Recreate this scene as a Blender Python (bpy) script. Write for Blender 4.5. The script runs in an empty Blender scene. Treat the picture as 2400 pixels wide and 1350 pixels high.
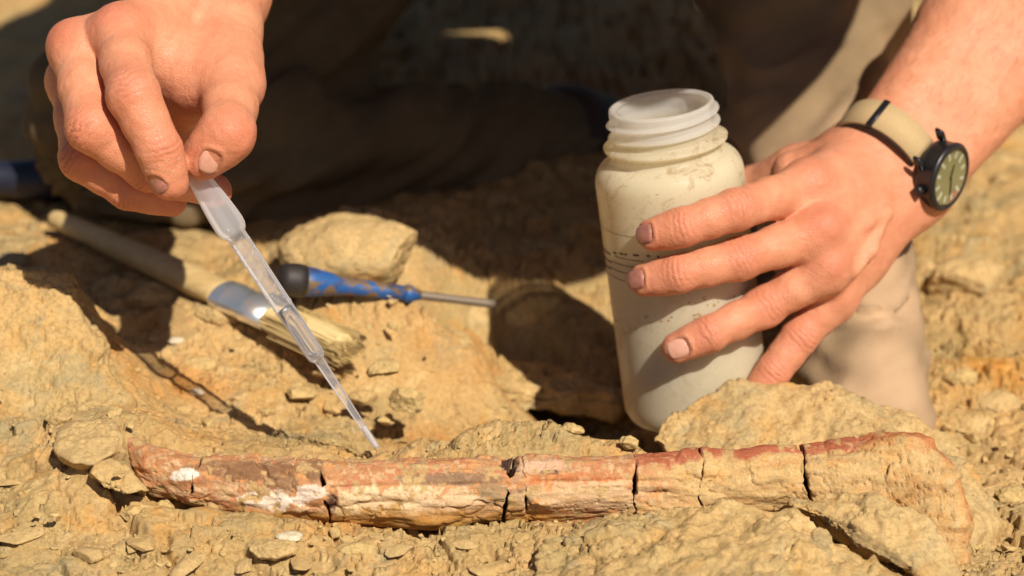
import bpy, bmesh, math, random
import numpy as np
from mathutils import Vector, Matrix

SC = bpy.context.scene
COL = SC.collection
rad = math.radians

# ------------------------------------------------------------------ camera, sky, sun, exposure
PITCH, CAM_H, LENS = rad(24.0), 0.50, 78.0
K = 36.0 / LENS / 2400.0
cam_data = bpy.data.cameras.new('camera')
cam = bpy.data.objects.new('camera', cam_data)
COL.objects.link(cam)
cam.location = (0, 0, CAM_H)
cam.rotation_euler = (math.pi / 2 - PITCH, 0, 0)
cam_data.lens = LENS
cam_data.sensor_width = 36.0
cam_data.clip_start = 0.02
cam_data.clip_end = 300.0
cam_data.dof.use_dof = True
cam_data.dof.focus_distance = 0.996
cam_data.dof.aperture_fstop = 6.3
cam_data.dof.aperture_blades = 9
SC.camera = cam

SUN = Vector((0.42, -0.76, 1.0)).normalized()          # direction towards the sun
world = bpy.data.worlds.new('World')
SC.world = world
world.use_nodes = True
wn = world.node_tree.nodes
wl = world.node_tree.links
sky = wn.new('ShaderNodeTexSky')
sky.sky_type = 'NISHITA'
sky.sun_disc = False
sky.sun_elevation = math.asin(SUN.z)
sky.sun_rotation = math.atan2(SUN.x, SUN.y)
sky.dust_density = 1.0
sky.air_density = 0.8
bg = wn['Background']
bg.inputs['Strength'].default_value = 0.05
wl.new(sky.outputs['Color'], bg.inputs['Color'])
sun_data = bpy.data.lights.new('sun', 'SUN')
sun_data.energy = 5.0
sun_data.angle = rad(0.55)
sun_data.color = (1.0, 0.93, 0.81)
sun = bpy.data.objects.new('sun', sun_data)
sun.rotation_euler = SUN.to_track_quat('Z', 'Y').to_euler()
sun.location = (0, 0, 5)
COL.objects.link(sun)
SC.view_settings.view_transform = 'Standard'
SC.view_settings.look = 'None'
SC.view_settings.exposure = 0.22
SC.view_settings.gamma = 1.0
SC.view_settings.use_curve_mapping = False
SC.render.engine = 'CYCLES'
SC.cycles.max_bounces = 10
SC.cycles.transparent_max_bounces = 16
SC.cycles.sample_clamp_indirect = 6.0

cp, sp = math.cos(PITCH), math.sin(PITCH)
CAM_R = Vector((1, 0, 0)); CAM_U = Vector((0, sp, cp)); CAM_B = Vector((0, -cp, sp))   # right, up, back (towards the lens)


def C(px, py, d):
    """survey point: photo pixel + distance along the optical axis -> world"""
    return CAM_R * ((px - 1200) * K * d) + CAM_U * ((675 - py) * K * d) - CAM_B * d + Vector((0, 0, CAM_H))


def G(px, py, z=0.0):
    r = CAM_R * ((px - 1200) * K) + CAM_U * ((675 - py) * K) - CAM_B
    t = (z - CAM_H) / r.z
    return Vector((r.x * t, r.y * t, z))


def CD(r, u, b):
    """direction given right / up / towards the lens"""
    return (CAM_R * r + CAM_U * u + CAM_B * b).normalized()


# ------------------------------------------------------------------ noise helpers (numpy)
def _hash(ix, iy, iz, seed):
    n = (ix.astype(np.int64) * 374761393 + iy.astype(np.int64) * 668265263 + iz.astype(np.int64) * 2147483647 + seed * 1274126177) & 0x7fffffff
    n = (n ^ (n >> 13)) * 1274126177 & 0x7fffffff
    n = (n ^ (n >> 16)) * 668265263 & 0x7fffffff
    return ((n ^ (n >> 15)) & 0xffffff).astype(np.float64) / float(0xffffff)


def vnoise(x, y, z, seed=0):
    ix, iy, iz = np.floor(x), np.floor(y), np.floor(z)
    fx, fy, fz = x - ix, y - iy, z - iz
    fx = fx * fx * fx * (fx * (fx * 6 - 15) + 10)
    fy = fy * fy * fy * (fy * (fy * 6 - 15) + 10)
    fz = fz * fz * fz * (fz * (fz * 6 - 15) + 10)
    ix, iy, iz = ix.astype(np.int64), iy.astype(np.int64), iz.astype(np.int64)
    r = 0
    for dx in (0, 1):
        for dy in (0, 1):
            for dz in (0, 1):
                w = (fx if dx else 1 - fx) * (fy if dy else 1 - fy) * (fz if dz else 1 - fz)
                r = r + w * _hash(ix + dx, iy + dy, iz + dz, seed)
    return r * 2 - 1


def fbm(x, y, z, octv=4, seed=0, gain=0.5):
    a, s, r = 1.0, 1.0, 0
    for o in range(octv):
        r = r + a * vnoise(x * s + 17.3 * o, y * s - 9.1 * o, z * s + 4.7 * o, seed + o)
        a *= gain
        s *= 2.03
    return r


def vnoise2(x, y, seed=0):
    ix, iy = np.floor(x), np.floor(y)
    fx, fy = x - ix, y - iy
    fx = fx * fx * fx * (fx * (fx * 6 - 15) + 10)
    fy = fy * fy * fy * (fy * (fy * 6 - 15) + 10)
    ix, iy = ix.astype(np.int64), iy.astype(np.int64)
    z = np.zeros_like(ix)
    r = 0
    for dx in (0, 1):
        for dy in (0, 1):
            w = (fx if dx else 1 - fx) * (fy if dy else 1 - fy)
            r = r + w * _hash(ix + dx, iy + dy, z, seed)
    return r * 2 - 1


def fbm2(x, y, octv=4, seed=0, gain=0.5):
    a, s, r = 1.0, 1.0, 0
    for o in range(octv):
        r = r + a * vnoise2(x * s + 17.3 * o, y * s - 9.1 * o, seed + o)
        a *= gain
        s *= 2.03
    return r


def plates2(x, y, seed):
    """Voronoi plates: returns per-point plate height, (dx, dy) to its seed, random value and distance to the joint"""
    ix, iy = np.floor(x), np.floor(y)
    f1 = np.full(x.shape, 9.0); f2 = np.full(x.shape, 9.0)
    rv = np.zeros(x.shape); rx = np.zeros(x.shape); ry = np.zeros(x.shape); ox = np.zeros(x.shape); oy = np.zeros(x.shape)
    zz = np.zeros(x.shape, np.int64)
    for dx in (-1, 0, 1):
        for dy in (-1, 0, 1):
            cx, cy = (ix + dx).astype(np.int64), (iy + dy).astype(np.int64)
            px = cx + _hash(cx, cy, zz, seed)
            py = cy + _hash(cx, cy, zz, seed + 7)
            ddx, ddy = x - px, y - py
            d = np.sqrt(ddx * ddx + ddy * ddy)
            near = d < f1
            f2 = np.where(near, f1, np.minimum(f2, d))
            f1 = np.where(near, d, f1)
            rv = np.where(near, _hash(cx, cy, zz, seed + 13) * 2 - 1, rv)
            rx = np.where(near, _hash(cx, cy, zz, seed + 19) * 2 - 1, rx)
            ry = np.where(near, _hash(cx, cy, zz, seed + 23) * 2 - 1, ry)
            ox = np.where(near, ddx, ox); oy = np.where(near, ddy, oy)
    return rv, rx * ox + ry * oy, f2 - f1


def plates3(x, y, z, seed):
    ix, iy, iz = np.floor(x).astype(np.int64), np.floor(y).astype(np.int64), np.floor(z).astype(np.int64)
    f1 = np.full(x.shape, 9.0); f2 = np.full(x.shape, 9.0); rv = np.zeros(x.shape); tl = np.zeros(x.shape)
    for dx in (-1, 0, 1):
        for dy in (-1, 0, 1):
            for dz in (-1, 0, 1):
                cx, cy, cz = ix + dx, iy + dy, iz + dz
                ex, ey, ez = x - cx - _hash(cx, cy, cz, seed), y - cy - _hash(cx, cy, cz, seed + 7), z - cz - _hash(cx, cy, cz, seed + 11)
                d = np.sqrt(ex * ex + ey * ey + ez * ez)
                near = d < f1
                f2 = np.where(near, f1, np.minimum(f2, d)); f1 = np.where(near, d, f1)
                h = _hash(cx, cy, cz, seed + 13) * 2 - 1
                rv = np.where(near, h, rv)
                tl = np.where(near, ex * (_hash(cx, cy, cz, seed + 17) * 2 - 1) + ey * (_hash(cx, cy, cz, seed + 19) * 2 - 1) + ez * (_hash(cx, cy, cz, seed + 23) * 2 - 1), tl)
    return rv, tl, f2 - f1


def sstep(a, b, x):
    t = np.clip((x - a) / (b - a), 0, 1)
    return t * t * (3 - 2 * t)


# ------------------------------------------------------------------ object helpers
def tag(o, label=None, cat=None, group=None, kind=None):
    if label: o['label'] = label
    if cat: o['category'] = cat
    if group: o['group'] = group
    if kind: o['kind'] = kind
    return o


def empty(name, loc):
    o = bpy.data.objects.new(name, None)
    o.empty_display_size = 0.02
    o.location = loc
    COL.objects.link(o)
    return o


def link(name, me, mat=None, parent=None):
    """link a mesh given in world coordinates; parented meshes keep their world place"""
    o = bpy.data.objects.new(name, me)
    COL.objects.link(o)
    if mat and not me.materials:
        me.materials.append(mat)
    if parent is not None:
        o.parent = parent
        base = Vector((0, 0, 0)); p = parent
        while p is not None:
            base += p.location
            p = p.parent
        o.location = -base
    return o


def mesh_np(name, verts, quads, smooth=True):
    me = bpy.data.meshes.new(name)
    verts = np.asarray(verts, np.float32)
    quads = np.asarray(quads, np.int32)
    n = quads.shape[1]
    me.vertices.add(len(verts))
    me.vertices.foreach_set('co', verts.ravel())
    me.loops.add(quads.size)
    me.loops.foreach_set('vertex_index', quads.ravel())
    me.polygons.add(len(quads))
    me.polygons.foreach_set('loop_start', np.arange(0, quads.size, n, dtype=np.int32))
    me.polygons.foreach_set('loop_total', np.full(len(quads), n, np.int32))
    me.polygons.foreach_set('use_smooth', np.full(len(quads), smooth, bool))
    me.update(calc_edges=True)
    return me


def vcol(me, name, arr):
    """store per-vertex colour (n,3)"""
    at = me.attributes.new(name, 'FLOAT_COLOR', 'POINT')
    a = np.ones((len(arr), 4), np.float32)
    a[:, :3] = arr
    at.data.foreach_set('color', a.ravel())


def bm_mesh(name, bm, smooth=True):
    me = bpy.data.meshes.new(name)
    bmesh.ops.recalc_face_normals(bm, faces=bm.faces)
    bm.to_mesh(me)
    bm.free()
    for p in me.polygons:
        p.use_smooth = smooth
    return me


def frame_from(axis, hint=Vector((0, 0, 1))):
    a = axis.normalized()
    if abs(a.dot(hint)) > 0.98:
        hint = Vector((1, 0, 0))
    u = hint.cross(a).normalized()
    v = a.cross(u).normalized()
    return u, v, a


def lathe(name, base, axis, profile, seg=48, close=False, hint=Vector((0, 0, 1)), jitter=None, squash=None):
    """profile: list of (height along axis, radius)"""
    u, v, a = frame_from(axis, hint)
    vs, qs = [], []
    n = len(profile)
    for i, (h, r) in enumerate(profile):
        for s in range(seg):
            t = 2 * math.pi * s / seg
            ru, rv = r, r
            if squash:
                ku, kv = squash(h)
                ru, rv = r * ku, r * kv
            rr = 1.0 if jitter is None else jitter(h, t)
            vs.append(base + a * h + u * (ru * rr * math.cos(t)) + v * (rv * rr * math.sin(t)))
    for i in range(n - 1):
        for s in range(seg):
            s2 = (s + 1) % seg
            qs.append((i * seg + s, i * seg + s2, (i + 1) * seg + s2, (i + 1) * seg + s))
    me = mesh_np(name, [tuple(p) for p in vs], qs)
    return me


def box_bm(bm, center, ax, ay, az, sx, sy, sz):
    vs = []
    for i in (-1, 1):
        for j in (-1, 1):
            for k in (-1, 1):
                vs.append(bm.verts.new(center + ax * (i * sx) + ay * (j * sy) + az * (k * sz)))
    for f in ((0, 1, 3, 2), (4, 6, 7, 5), (0, 4, 5, 1), (2, 3, 7, 6), (0, 2, 6, 4), (1, 5, 7, 3)):
        bm.faces.new([vs[q] for q in f])


# ------------------------------------------------------------------ materials
class M:
    """small node-building helper"""
    def __init__(self, name):
        self.m = bpy.data.materials.new(name)
        self.m.use_nodes = True
        self.t = self.m.node_tree
        self.b = self.t.nodes['Principled BSDF']
        self.out = self.t.nodes['Material Output']

    def n(self, typ, **kw):
        nd = self.t.nodes.new(typ)
        for k, v in kw.items():
            setattr(nd, k, v)
        return nd

    def l(self, a, b):
        self.t.links.new(a, b)

    def coord(self, which='Object'):
        return self.n('ShaderNodeTexCoord').outputs[which]

    def noise(self, vec, scale, detail=5, rough=0.55, dist=0.0, mul=None):
        if mul:
            mp = self.n('ShaderNodeMapping')
            mp.inputs['Scale'].default_value = mul
            self.l(vec, mp.inputs['Vector'])
            vec = mp.outputs[0]
        nd = self.n('ShaderNodeTexNoise')
        nd.inputs['Scale'].default_value = scale
        nd.inputs['Detail'].default_value = detail
        nd.inputs['Roughness'].default_value = rough
        nd.inputs['Distortion'].default_value = dist
        self.l(vec, nd.inputs['Vector'])
        return nd.outputs[0]

    def ramp(self, fac, stops):
        r = self.n('ShaderNodeValToRGB')
        el = r.color_ramp.elements
        while len(el) < len(stops):
            el.new(0.5)
        for e, (p, c) in zip(el, stops):
            e.position = p
            e.color = (c, c, c, 1) if isinstance(c, (int, float)) else (*c, 1)
        self.l(fac, r.inputs[0])
        return r.outputs[0]

    def mix(self, fac, a, b, typ='MIX'):
        nd = self.n('ShaderNodeMix', data_type='RGBA', blend_type=typ)
        for s, v in ((nd.inputs[0], fac), (nd.inputs[6], a), (nd.inputs[7], b)):
            if isinstance(v, (int, float)):
                s.default_value = (v, v, v, 1) if s.type == 'RGBA' else v
            elif isinstance(v, (tuple, list)):
                s.default_value = (*v, 1)
            else:
                self.l(v, s)
        return nd.outputs[2]

    def bump(self, height, strength, dist, prev=None):
        nd = self.n('ShaderNodeBump')
        nd.inputs['Strength'].default_value = strength
        nd.inputs['Distance'].default_value = dist
        self.l(height, nd.inputs['Height'])
        if prev is not None:
            self.l(prev, nd.inputs['Normal'])
        return nd.outputs[0]

    def set(self, **kw):
        for k, v in kw.items():
            s = self.b.inputs[k.replace('_', ' ')]
            if isinstance(v, (int, float)):
                s.default_value = v
            elif isinstance(v, (tuple, list)):
                s.default_value = (*v, 1) if len(v) == 3 and s.type == 'RGBA' else v
            else:
                self.l(v, s)
        return self


def rock_material(name, tan, olive, orange, pale, red=0.25, fine=1.0, use_tint=False):
    m = M(name)
    co = m.coord('Object')
    big = m.ramp(m.noise(co, 14, 5, 0.6, 0.6), [(0.40, 0.0), (0.62, 1.0)])
    c = m.mix(big, tan, olive)
    orn = m.ramp(m.noise(co, 23, 6, 0.65, 1.2), [(0.52, 0.0), (0.68, 0.62)])
    c = m.mix(orn, c, orange)
    pl = m.ramp(m.noise(co, 60, 6, 0.7, 0.8), [(0.54, 0.0), (0.72, 0.85)])
    c = m.mix(pl, c, pale)
    rd = m.ramp(m.noise(co, 95, 4, 0.6, 1.0), [(0.66, 0.0), (0.76, red)])
    c = m.mix(rd, c, (0.46, 0.17, 0.06))
    gry = m.ramp(m.noise(co, 36, 5, 0.65, 0.9), [(0.54, 0.0), (0.68, 0.75)])
    c = m.mix(gry, c, (0.36, 0.285, 0.155))
    flk = m.ramp(m.noise(co, 310, 4, 0.7, 0.6), [(0.64, 0.0), (0.69, 0.75)])
    c = m.mix(flk, c, (0.15, 0.095, 0.045))
    if use_tint:
        at = m.n('ShaderNodeAttribute', attribute_name='tint')
        c = m.mix(1.0, c, at.outputs['Color'], 'MULTIPLY')
    gr = m.ramp(m.noise(co, 520, 5, 0.75), [(0.28, (0.60, 0.57, 0.52)), (0.5, (1, 1, 1)), (0.75, (1.28, 1.28, 1.26))])
    c = m.mix(0.85, c, gr, 'MULTIPLY')
    vo = m.n('ShaderNodeTexVoronoi', feature='DISTANCE_TO_EDGE')
    vo.inputs['Scale'].default_value = 95
    wv = m.mix(0.012, co, m.noise(co, 130, 3, 0.6), 'ADD')
    m.l(wv, vo.inputs['Vector'])
    crk = m.ramp(vo.outputs['Distance'], [(0.0, 0.0), (0.05, 1.0)])
    crk_mask = m.ramp(m.noise(co, 22, 4, 0.6), [(0.40, 0.0), (0.56, 1.0)])
    crk2 = m.mix(crk_mask, crk, 1.0)
    nrm = m.bump(crk2, 0.35, 0.0012)
    nrm = m.bump(m.noise(co, 420, 7, 0.70), 0.55 * fine, 0.0012, nrm)
    nrm = m.bump(m.noise(co, 1500, 4, 0.75), 0.8 * fine, 0.0006, nrm)
    m.set(Base_Color=c, Roughness=0.92, Normal=nrm)
    m.b.inputs['Specular IOR Level'].default_value = 0.15
    return m.m


TAN, OLIVE, ORANGE, PALE = (0.53, 0.332, 0.136), (0.415, 0.288, 0.124), (0.55, 0.265, 0.060), (0.66, 0.475, 0.225)
MAT_GROUND = rock_material('dig_sediment', TAN, OLIVE, ORANGE, PALE, 0.5, use_tint=True)
MAT_ROCK = rock_material('pale_sandstone', (0.57, 0.380, 0.165), (0.47, 0.330, 0.152), ORANGE, PALE, 0.35)
MAT_GROUND_BLOCK = rock_material('bank_sandstone', (0.56, 0.360, 0.148), (0.455, 0.320, 0.14), (.54, .28, .075), PALE, 0.5)
MAT_CHIP = rock_material('chip_sandstone', (0.60, 0.41, 0.17), (0.48, 0.34, 0.15), ORANGE, PALE, 0.7)
MAT_GREY = rock_material('grey_mudstone', (0.30, 0.24, 0.14), (0.24, 0.20, 0.12), (0.36, 0.22, 0.08), (0.38, 0.30, 0.18), 0.1)
MAT_PALECHIP = rock_material('white_flake', (0.70, 0.58, 0.40), (0.62, 0.52, 0.36), (0.62, 0.42, 0.2), (0.74, 0.65, 0.5), 0.1)


# ------------------------------------------------------------------ the ground
ctrl_px = [
    # foreground in front of the bone
    (0, 1340, .000), (300, 1340, -.004), (600, 1340, -.008), (900, 1340, -.006), (1200, 1340, -.006), (1500, 1340, .002), (1800, 1340, .003), (2100, 1345, .002), (2400, 1340, -.012),
    (60, 1170, .008), (240, 1230, .006), (400, 1180, .012), (480, 1206, .010), (600, 1222, .0075), (720, 1240, .0045), (900, 1258, .002), (1100, 1252, .002), (1300, 1232, .005), (1450, 1235, .005), (1600, 1240, .004), (1800, 1250, .002), (2000, 1290, -.004), (1600, 1300, .002), (2250, 1345, -.004), (2360, 1260, -.018),
    # crest just behind the bone
    (200, 1020, .026), (250, 985, .030), (222, 1040, .030), (245, 1086, .024), (320, 1136, .014), (420, 1178, .010), (330, 995, .026), (450, 1035, .014), (580, 1058, .010), (720, 1064, .010), (880, 1058, .013),
    # hollow behind it
    (560, 1005, -.006), (700, 990, -.010), (830, 985, -.014), (940, 985, -.026), (1050, 965, -.058), (1200, 985, -.062), (1330, 1000, -.062), (1430, 1010, -.055), (1520, 1010, -.040),
    # bank behind the hollow
    (420, 930, -.002), (560, 900, -.002), (700, 880, -.002), (850, 850, .000), (950, 880, -.008), (1040, 840, -.016), (1150, 850, -.030), (1280, 850, -.034), (1400, 865, -.036),
    (420, 820, .008), (560, 780, .012), (700, 760, .014), (900, 770, .014), (1000, 745, .015), (1100, 780, -.008), (1250, 790, -.028),
    (200, 560, .018), (330, 640, .018), (450, 700, .018), (520, 600, .012), (300, 480, .010), (420, 530, .008), (600, 700, .010),
    (700, 700, .027), (860, 700, .026), (1000, 700, .022), (1100, 720, .014), (820, 600, .036), (700, 570, .030), (820, 500, .046), (930, 540, .036), (1000, 620, .022), (620, 500, .006),
    (1150, 640, .004), (1150, 520, .0), (1350, 700, -.020), (1400, 560, -.010), (1250, 720, -.014), (1420, 800, -.028),
    # left boulder-like shoulder of the bank
    (0, 650, .056), (80, 642, .056), (140, 648, .054), (170, 700, .048), (220, 790, .036), (260, 860, .026), (300, 925, .016), (335, 965, .009),
    (185, 650, .012), (240, 720, .008), (290, 800, .004), (335, 880, .002), (375, 950, .0),
    (0, 740, .044), (80, 760, .043), (120, 850, .032), (0, 880, .030), (200, 930, .021), (60, 980, .020), (130, 1050, .014), (0, 1090, .012),
    (-200, 700, .05), (-200, 1000, .02), (-200, 500, .01),
    # left distance, right side
    (60, 520, .010), (100, 430, .004), (60, 250, .0), (100, 60, .0), (-200, 250, .0), (1550, 200, .0),
    (1620, 960, -.030), (1750, 960, -.030), (1900, 940, -.022), (2050, 940, -.024), (2200, 960, -.026), (2200, 800, -.020), (2350, 760, -.016), (2300, 1020, -.030), (2390, 1140, -.030),
    (2300, 600, -.012), (2380, 420, -.004), (2200, 520, -.01), (2350, 300, .0), (2700, 900, -.02), (2700, 500, .0), (2700, 1250, -.02),
]
ctrl = [tuple(G(*c)) for c in ctrl_px]
for a in range(14):
    for rr in (1.6, 5.0, 20.0):
        ctrl.append((rr * math.cos(a / 14 * 2 * math.pi), 1.0 + rr * math.sin(a / 14 * 2 * math.pi), 0.0))
for x in (-.4, -.2, 0, .2, .4):
    ctrl.append((x, .76, .002)); ctrl.append((x, .6, .0))
for px in range(330, 1960, 110):                   # bed under the bone, and the crest right behind it
    q = G(px, 1150, .01)
    ctrl.append((q.x, .882, -.005))
for px, py in ((950, 1050), (1030, 1026), (1120, 1008), (1220, 1004), (1310, 1010), (1400, 1030), (1490, 1040)):
    r = CAM_R * ((px - 1200) * K) + CAM_U * ((675 - py) * K) - CAM_B
    for Yc, dz in ((.907, 0), (.922, -.002)):
        t = Yc / r.y
        ctrl.append((r.x * t, Yc, CAM_H + r.z * t + dz))
    t = .95 / r.y
    ctrl.append((r.x * t, .95, -.03))
ctrl = np.array(ctrl)
_cc = 0.008


def _phi(d2):
    return np.sqrt(d2 + _cc * _cc)


_A = _phi((ctrl[:, None, 0] - ctrl[None, :, 0]) ** 2 + (ctrl[:, None, 1] - ctrl[None, :, 1]) ** 2)
_n = len(ctrl)
_S = np.zeros((_n + 3, _n + 3))
_S[:_n, :_n] = _A - np.eye(_n) * 0.0035
_S[:_n, _n] = 1; _S[:_n, _n + 1] = ctrl[:, 0]; _S[:_n, _n + 2] = ctrl[:, 1]
_S[_n:, :_n] = _S[:_n, _n:].T
_W = np.linalg.solve(_S, np.concatenate([ctrl[:, 2], np.zeros(3)]))


def base_height(x, y):
    z = np.full(x.shape, _W[_n])
    z = z + _W[_n + 1] * x + _W[_n + 2] * y
    for i in range(_n):
        z += _W[i] * _phi((x - ctrl[i, 0]) ** 2 + (y - ctrl[i, 1]) ** 2)
    return z


def _fis(px, w, dp, z=.005):
    q = []
    for a, b in px:
        g = G(a, b, z)
        q.append((g.x, g.y))
    return q, w, dp


FISSURES = [_fis([(1835, 1183), (1915, 1194), (2005, 1236), (2085, 1290), (2135, 1325)], .0042, .011, .019), _fis([(1800, 1190), (1850, 1182)], .0026, .007, .021),
            _fis([(218, 1163), (258, 1180), (300, 1194), (340, 1182)], .0034, .008), _fis([(285, 1205), (320, 1238), (372, 1262)], .0026, .006), _fis([(378, 1252), (408, 1300), (455, 1348)], .0026, .006),
            _fis([(1112, 1256), (1160, 1262), (1192, 1292)], .0018, .006), _fis([(1140, 1308), (1180, 1330), (1200, 1349)], .0018, .008), _fis([(745, 1318), (800, 1332), (905, 1312)], .0024, .006),
            _fis([(565, 1268), (632, 1296)], .0026, .006), _fis([(160, 1040), (172, 1074), (214, 1070), (256, 1046)], .0018, .009), _fis([(-10, 836), (40, 848), (72, 838)], .0022, .008), _fis([(112, 974), (166, 1006)], .0018, .007),
            _fis([(742, 1222), (800, 1236), (905, 1230), (1000, 1236)], .0016, .006), _fis([(60, 1130), (130, 1150), (190, 1150)], .0014, .006), _fis([(1030, 1240), (1060, 1300), (1035, 1340)], .0011, .005),
            _fis([(1500, 1270), (1560, 1285)], .0016, .005), _fis([(2102, 1150), (2118, 1172)], .0046, .010, .026), _fis([(1640, 1345), (1700, 1315), (1760, 1330)], .0016, .006),
            _fis([(1000, 900), (1040, 950), (1100, 990)], .0030, .006), _fis([(30, 900), (60, 915)], .0022, .007), _fis([(230, 1020), (200, 990), (120, 960)], .0010, .004)]


def ground_height(x, y):
    shp = x.shape
    x = x.ravel().astype(np.float64); y = y.ravel().astype(np.float64)
    wx = fbm2(x * 60, y * 60, 3, 5) * 0.0035
    wy = fbm2(x * 60, y * 60, 3, 9) * 0.0035
    z = base_height(x + wx, y + wy)
    near = 1.0 - sstep(1.5, 3.0, np.hypot(x, y - 1.0))
    slope = np.abs(base_height(x + wx, y + wy + .004) - z) / .004
    near = near * (1 - .85 * sstep(.45, 1.1, slope))
    z = np.clip(z, -0.08, 0.09)
    z += fbm2(x * 22, y * 22, 4, 21) * 0.0030
    X = x + fbm2(x * 90, y * 90, 4, 31) * 0.006
    Y = y + fbm2(x * 90, y * 90, 4, 37) * 0.006
    # big plates, broad and bedded left-right
    hv, tilt, edge = plates2(X * 24, Y * 34, 101)
    m1 = sstep(-0.25, 0.25, fbm2(x * 9, y * 9, 3, 51))
    z += near * m1 * (hv * 0.0030 + tilt * 0.0040 - 0.0040 * (1 - sstep(0.0, 0.05, edge)))
    # middle plates
    hv, tilt, edge = plates2(X * 75 + 3, Y * 95 + 1, 131)
    m2 = sstep(-0.20, 0.20, fbm2(x * 14, y * 14, 3, 61))
    z += near * m2 * (hv * 0.0011 + tilt * 0.0013 - 0.0032 * (1 - sstep(0.0, 0.05, edge)))
    # crumbs
    hv, tilt, edge = plates2(X * 210 + 3, Y * 230 + 1, 151)
    m3 = sstep(0.0, 0.45, fbm2(x * 26, y * 26, 3, 71))
    z += near * m3 * (hv * 0.0005 + 0.0003 * np.sqrt(np.clip(edge, 0, 1)))
    # sharp fissures along bedding
    rg = np.abs(fbm2(x * 20 + 2, y * 44, 4, 81))
    m4 = sstep(0.05, 0.4, fbm2(x * 11, y * 16, 2, 91))
    z -= near * m4 * 0.006 * (1 - sstep(0.0, 0.055, rg))
    rg = np.abs(fbm2(x * 60, y * 85, 4, 83))
    m5 = sstep(0.0, 0.4, fbm2(x * 17, y * 17, 2, 93))
    z -= near * m5 * 0.0022 * (1 - sstep(0.0, 0.06, rg))
    # pits
    pit = sstep(0.55, 0.66, fbm2(X * 105, Y * 165, 4, 97))
    z -= near * pit * 0.0032
    z += near * fbm2(x * 260, y * 260, 3, 99) * 0.00035
    # the open fissures one can follow in the foreground and on the bank
    for pts, w, dp in FISSURES:
        dmin = np.full(x.shape, 9.0)
        xx, yy = x + fbm2(x * 80, y * 80, 3, 3) * .0020, y + fbm2(x * 80, y * 80, 3, 13) * .0020
        for (ax_, ay_), (bx_, by_) in zip(pts[:-1], pts[1:]):
            ex, ey = bx_ - ax_, by_ - ay_
            t = np.clip(((xx - ax_) * ex + (yy - ay_) * ey) / (ex * ex + ey * ey), 0, 1)
            dmin = np.minimum(dmin, np.hypot(xx - ax_ - t * ex, yy - ay_ - t * ey))
        z -= dp * (1 - sstep(w * .35, w * 1.15, dmin))
    return z.reshape(shp)


def build_ground():
    xs = [0.0]
    st = 0.0007
    while xs[-1] < 0.28: xs.append(xs[-1] + st)
    while xs[-1] < 40:
        st *= 1.09
        xs.append(xs[-1] + st)
    xs = np.array(sorted([-v for v in xs[1:]] + xs))
    ys = [0.80]
    st = 0.0007
    while ys[-1] < 1.02: ys.append(ys[-1] + st)
    while ys[-1] < 1.35:
        st = min(st * 1.015, 0.0026)
        ys.append(ys[-1] + st)
    while ys[-1] < 60:
        st *= 1.07
        ys.append(ys[-1] + st)
    lo = []
    st, y = 0.00085, 0.80
    while y > -30:
        st *= 1.10
        y -= st
        lo.append(y)
    ys = np.array(lo[::-1] + ys)
    X, Y = np.meshgrid(xs, ys)
    Z = np.empty_like(X)
    for i in range(0, len(ys), 60):
        Z[i:i + 60] = ground_height(X[i:i + 60], Y[i:i + 60])
    nx, ny = len(xs), len(ys)
    V = np.stack([X, Y, Z], -1).reshape(-1, 3)
    idx = np.arange(nx * ny).reshape(ny, nx)
    Q = np.stack([idx[:-1, :-1], idx[:-1, 1:], idx[1:, 1:], idx[1:, :-1]], -1).reshape(-1, 4)
    me = mesh_np('ground', V, Q)
    # mineral staining: iron-rich patches and damp olive clay, plus painted shade under the bone edge
    x, y = V[:, 0], V[:, 1]
    t = np.ones((len(V), 3))
    stain_shade_spots = [(G(1050, 905), .018, (1.05, .78, .55)), (G(240, 800, .03), .020, (1.05, .80, .55)), (G(1110, 800), .03, (1.05, .78, .52)), (G(440, 900), .022, (1.08, .80, .55)), (G(960, 930), .014, (1.1, .74, .48)),
              (G(2330, 780), .035, (1.05, .78, .42)), (G(2120, 1300), .02, (1.08, .74, .48)), (G(1000, 1290), .03, (.95, .98, 1.0)), (G(250, 1170), .03, (.94, .97, .98)), (G(1750, 1230), .03, (1.05, .95, .85)), (G(780, 1215), .012, (1.0, .62, .25)), (G(430, 1010, .014), .02, (1.05, .80, .5))]
    for c, r, k in stain_shade_spots:
        w = np.exp(-((x - c.x) ** 2 + ((y - c.y) * 1.3) ** 2) / (r * r)) * (0.6 + 0.5 * fbm2(x * 60, y * 60, 3, 5))
        w = np.clip(w, 0, 1)[:, None]
        t = t * (1 - w) + t * np.array(k) * w
    vcol(me, 'tint', t)
    o = link('ground', me, MAT_GROUND)
    tag(o, kind='structure')
    return o


build_ground()


def gz(x, y):
    return float(ground_height(np.array([x]), np.array([y]))[0])


def on_ground(px, py, lift):
    p = G(px, py, 0)
    for _ in range(6):
        p = G(px, py, gz(p.x, p.y) + lift)
    return p


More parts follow.
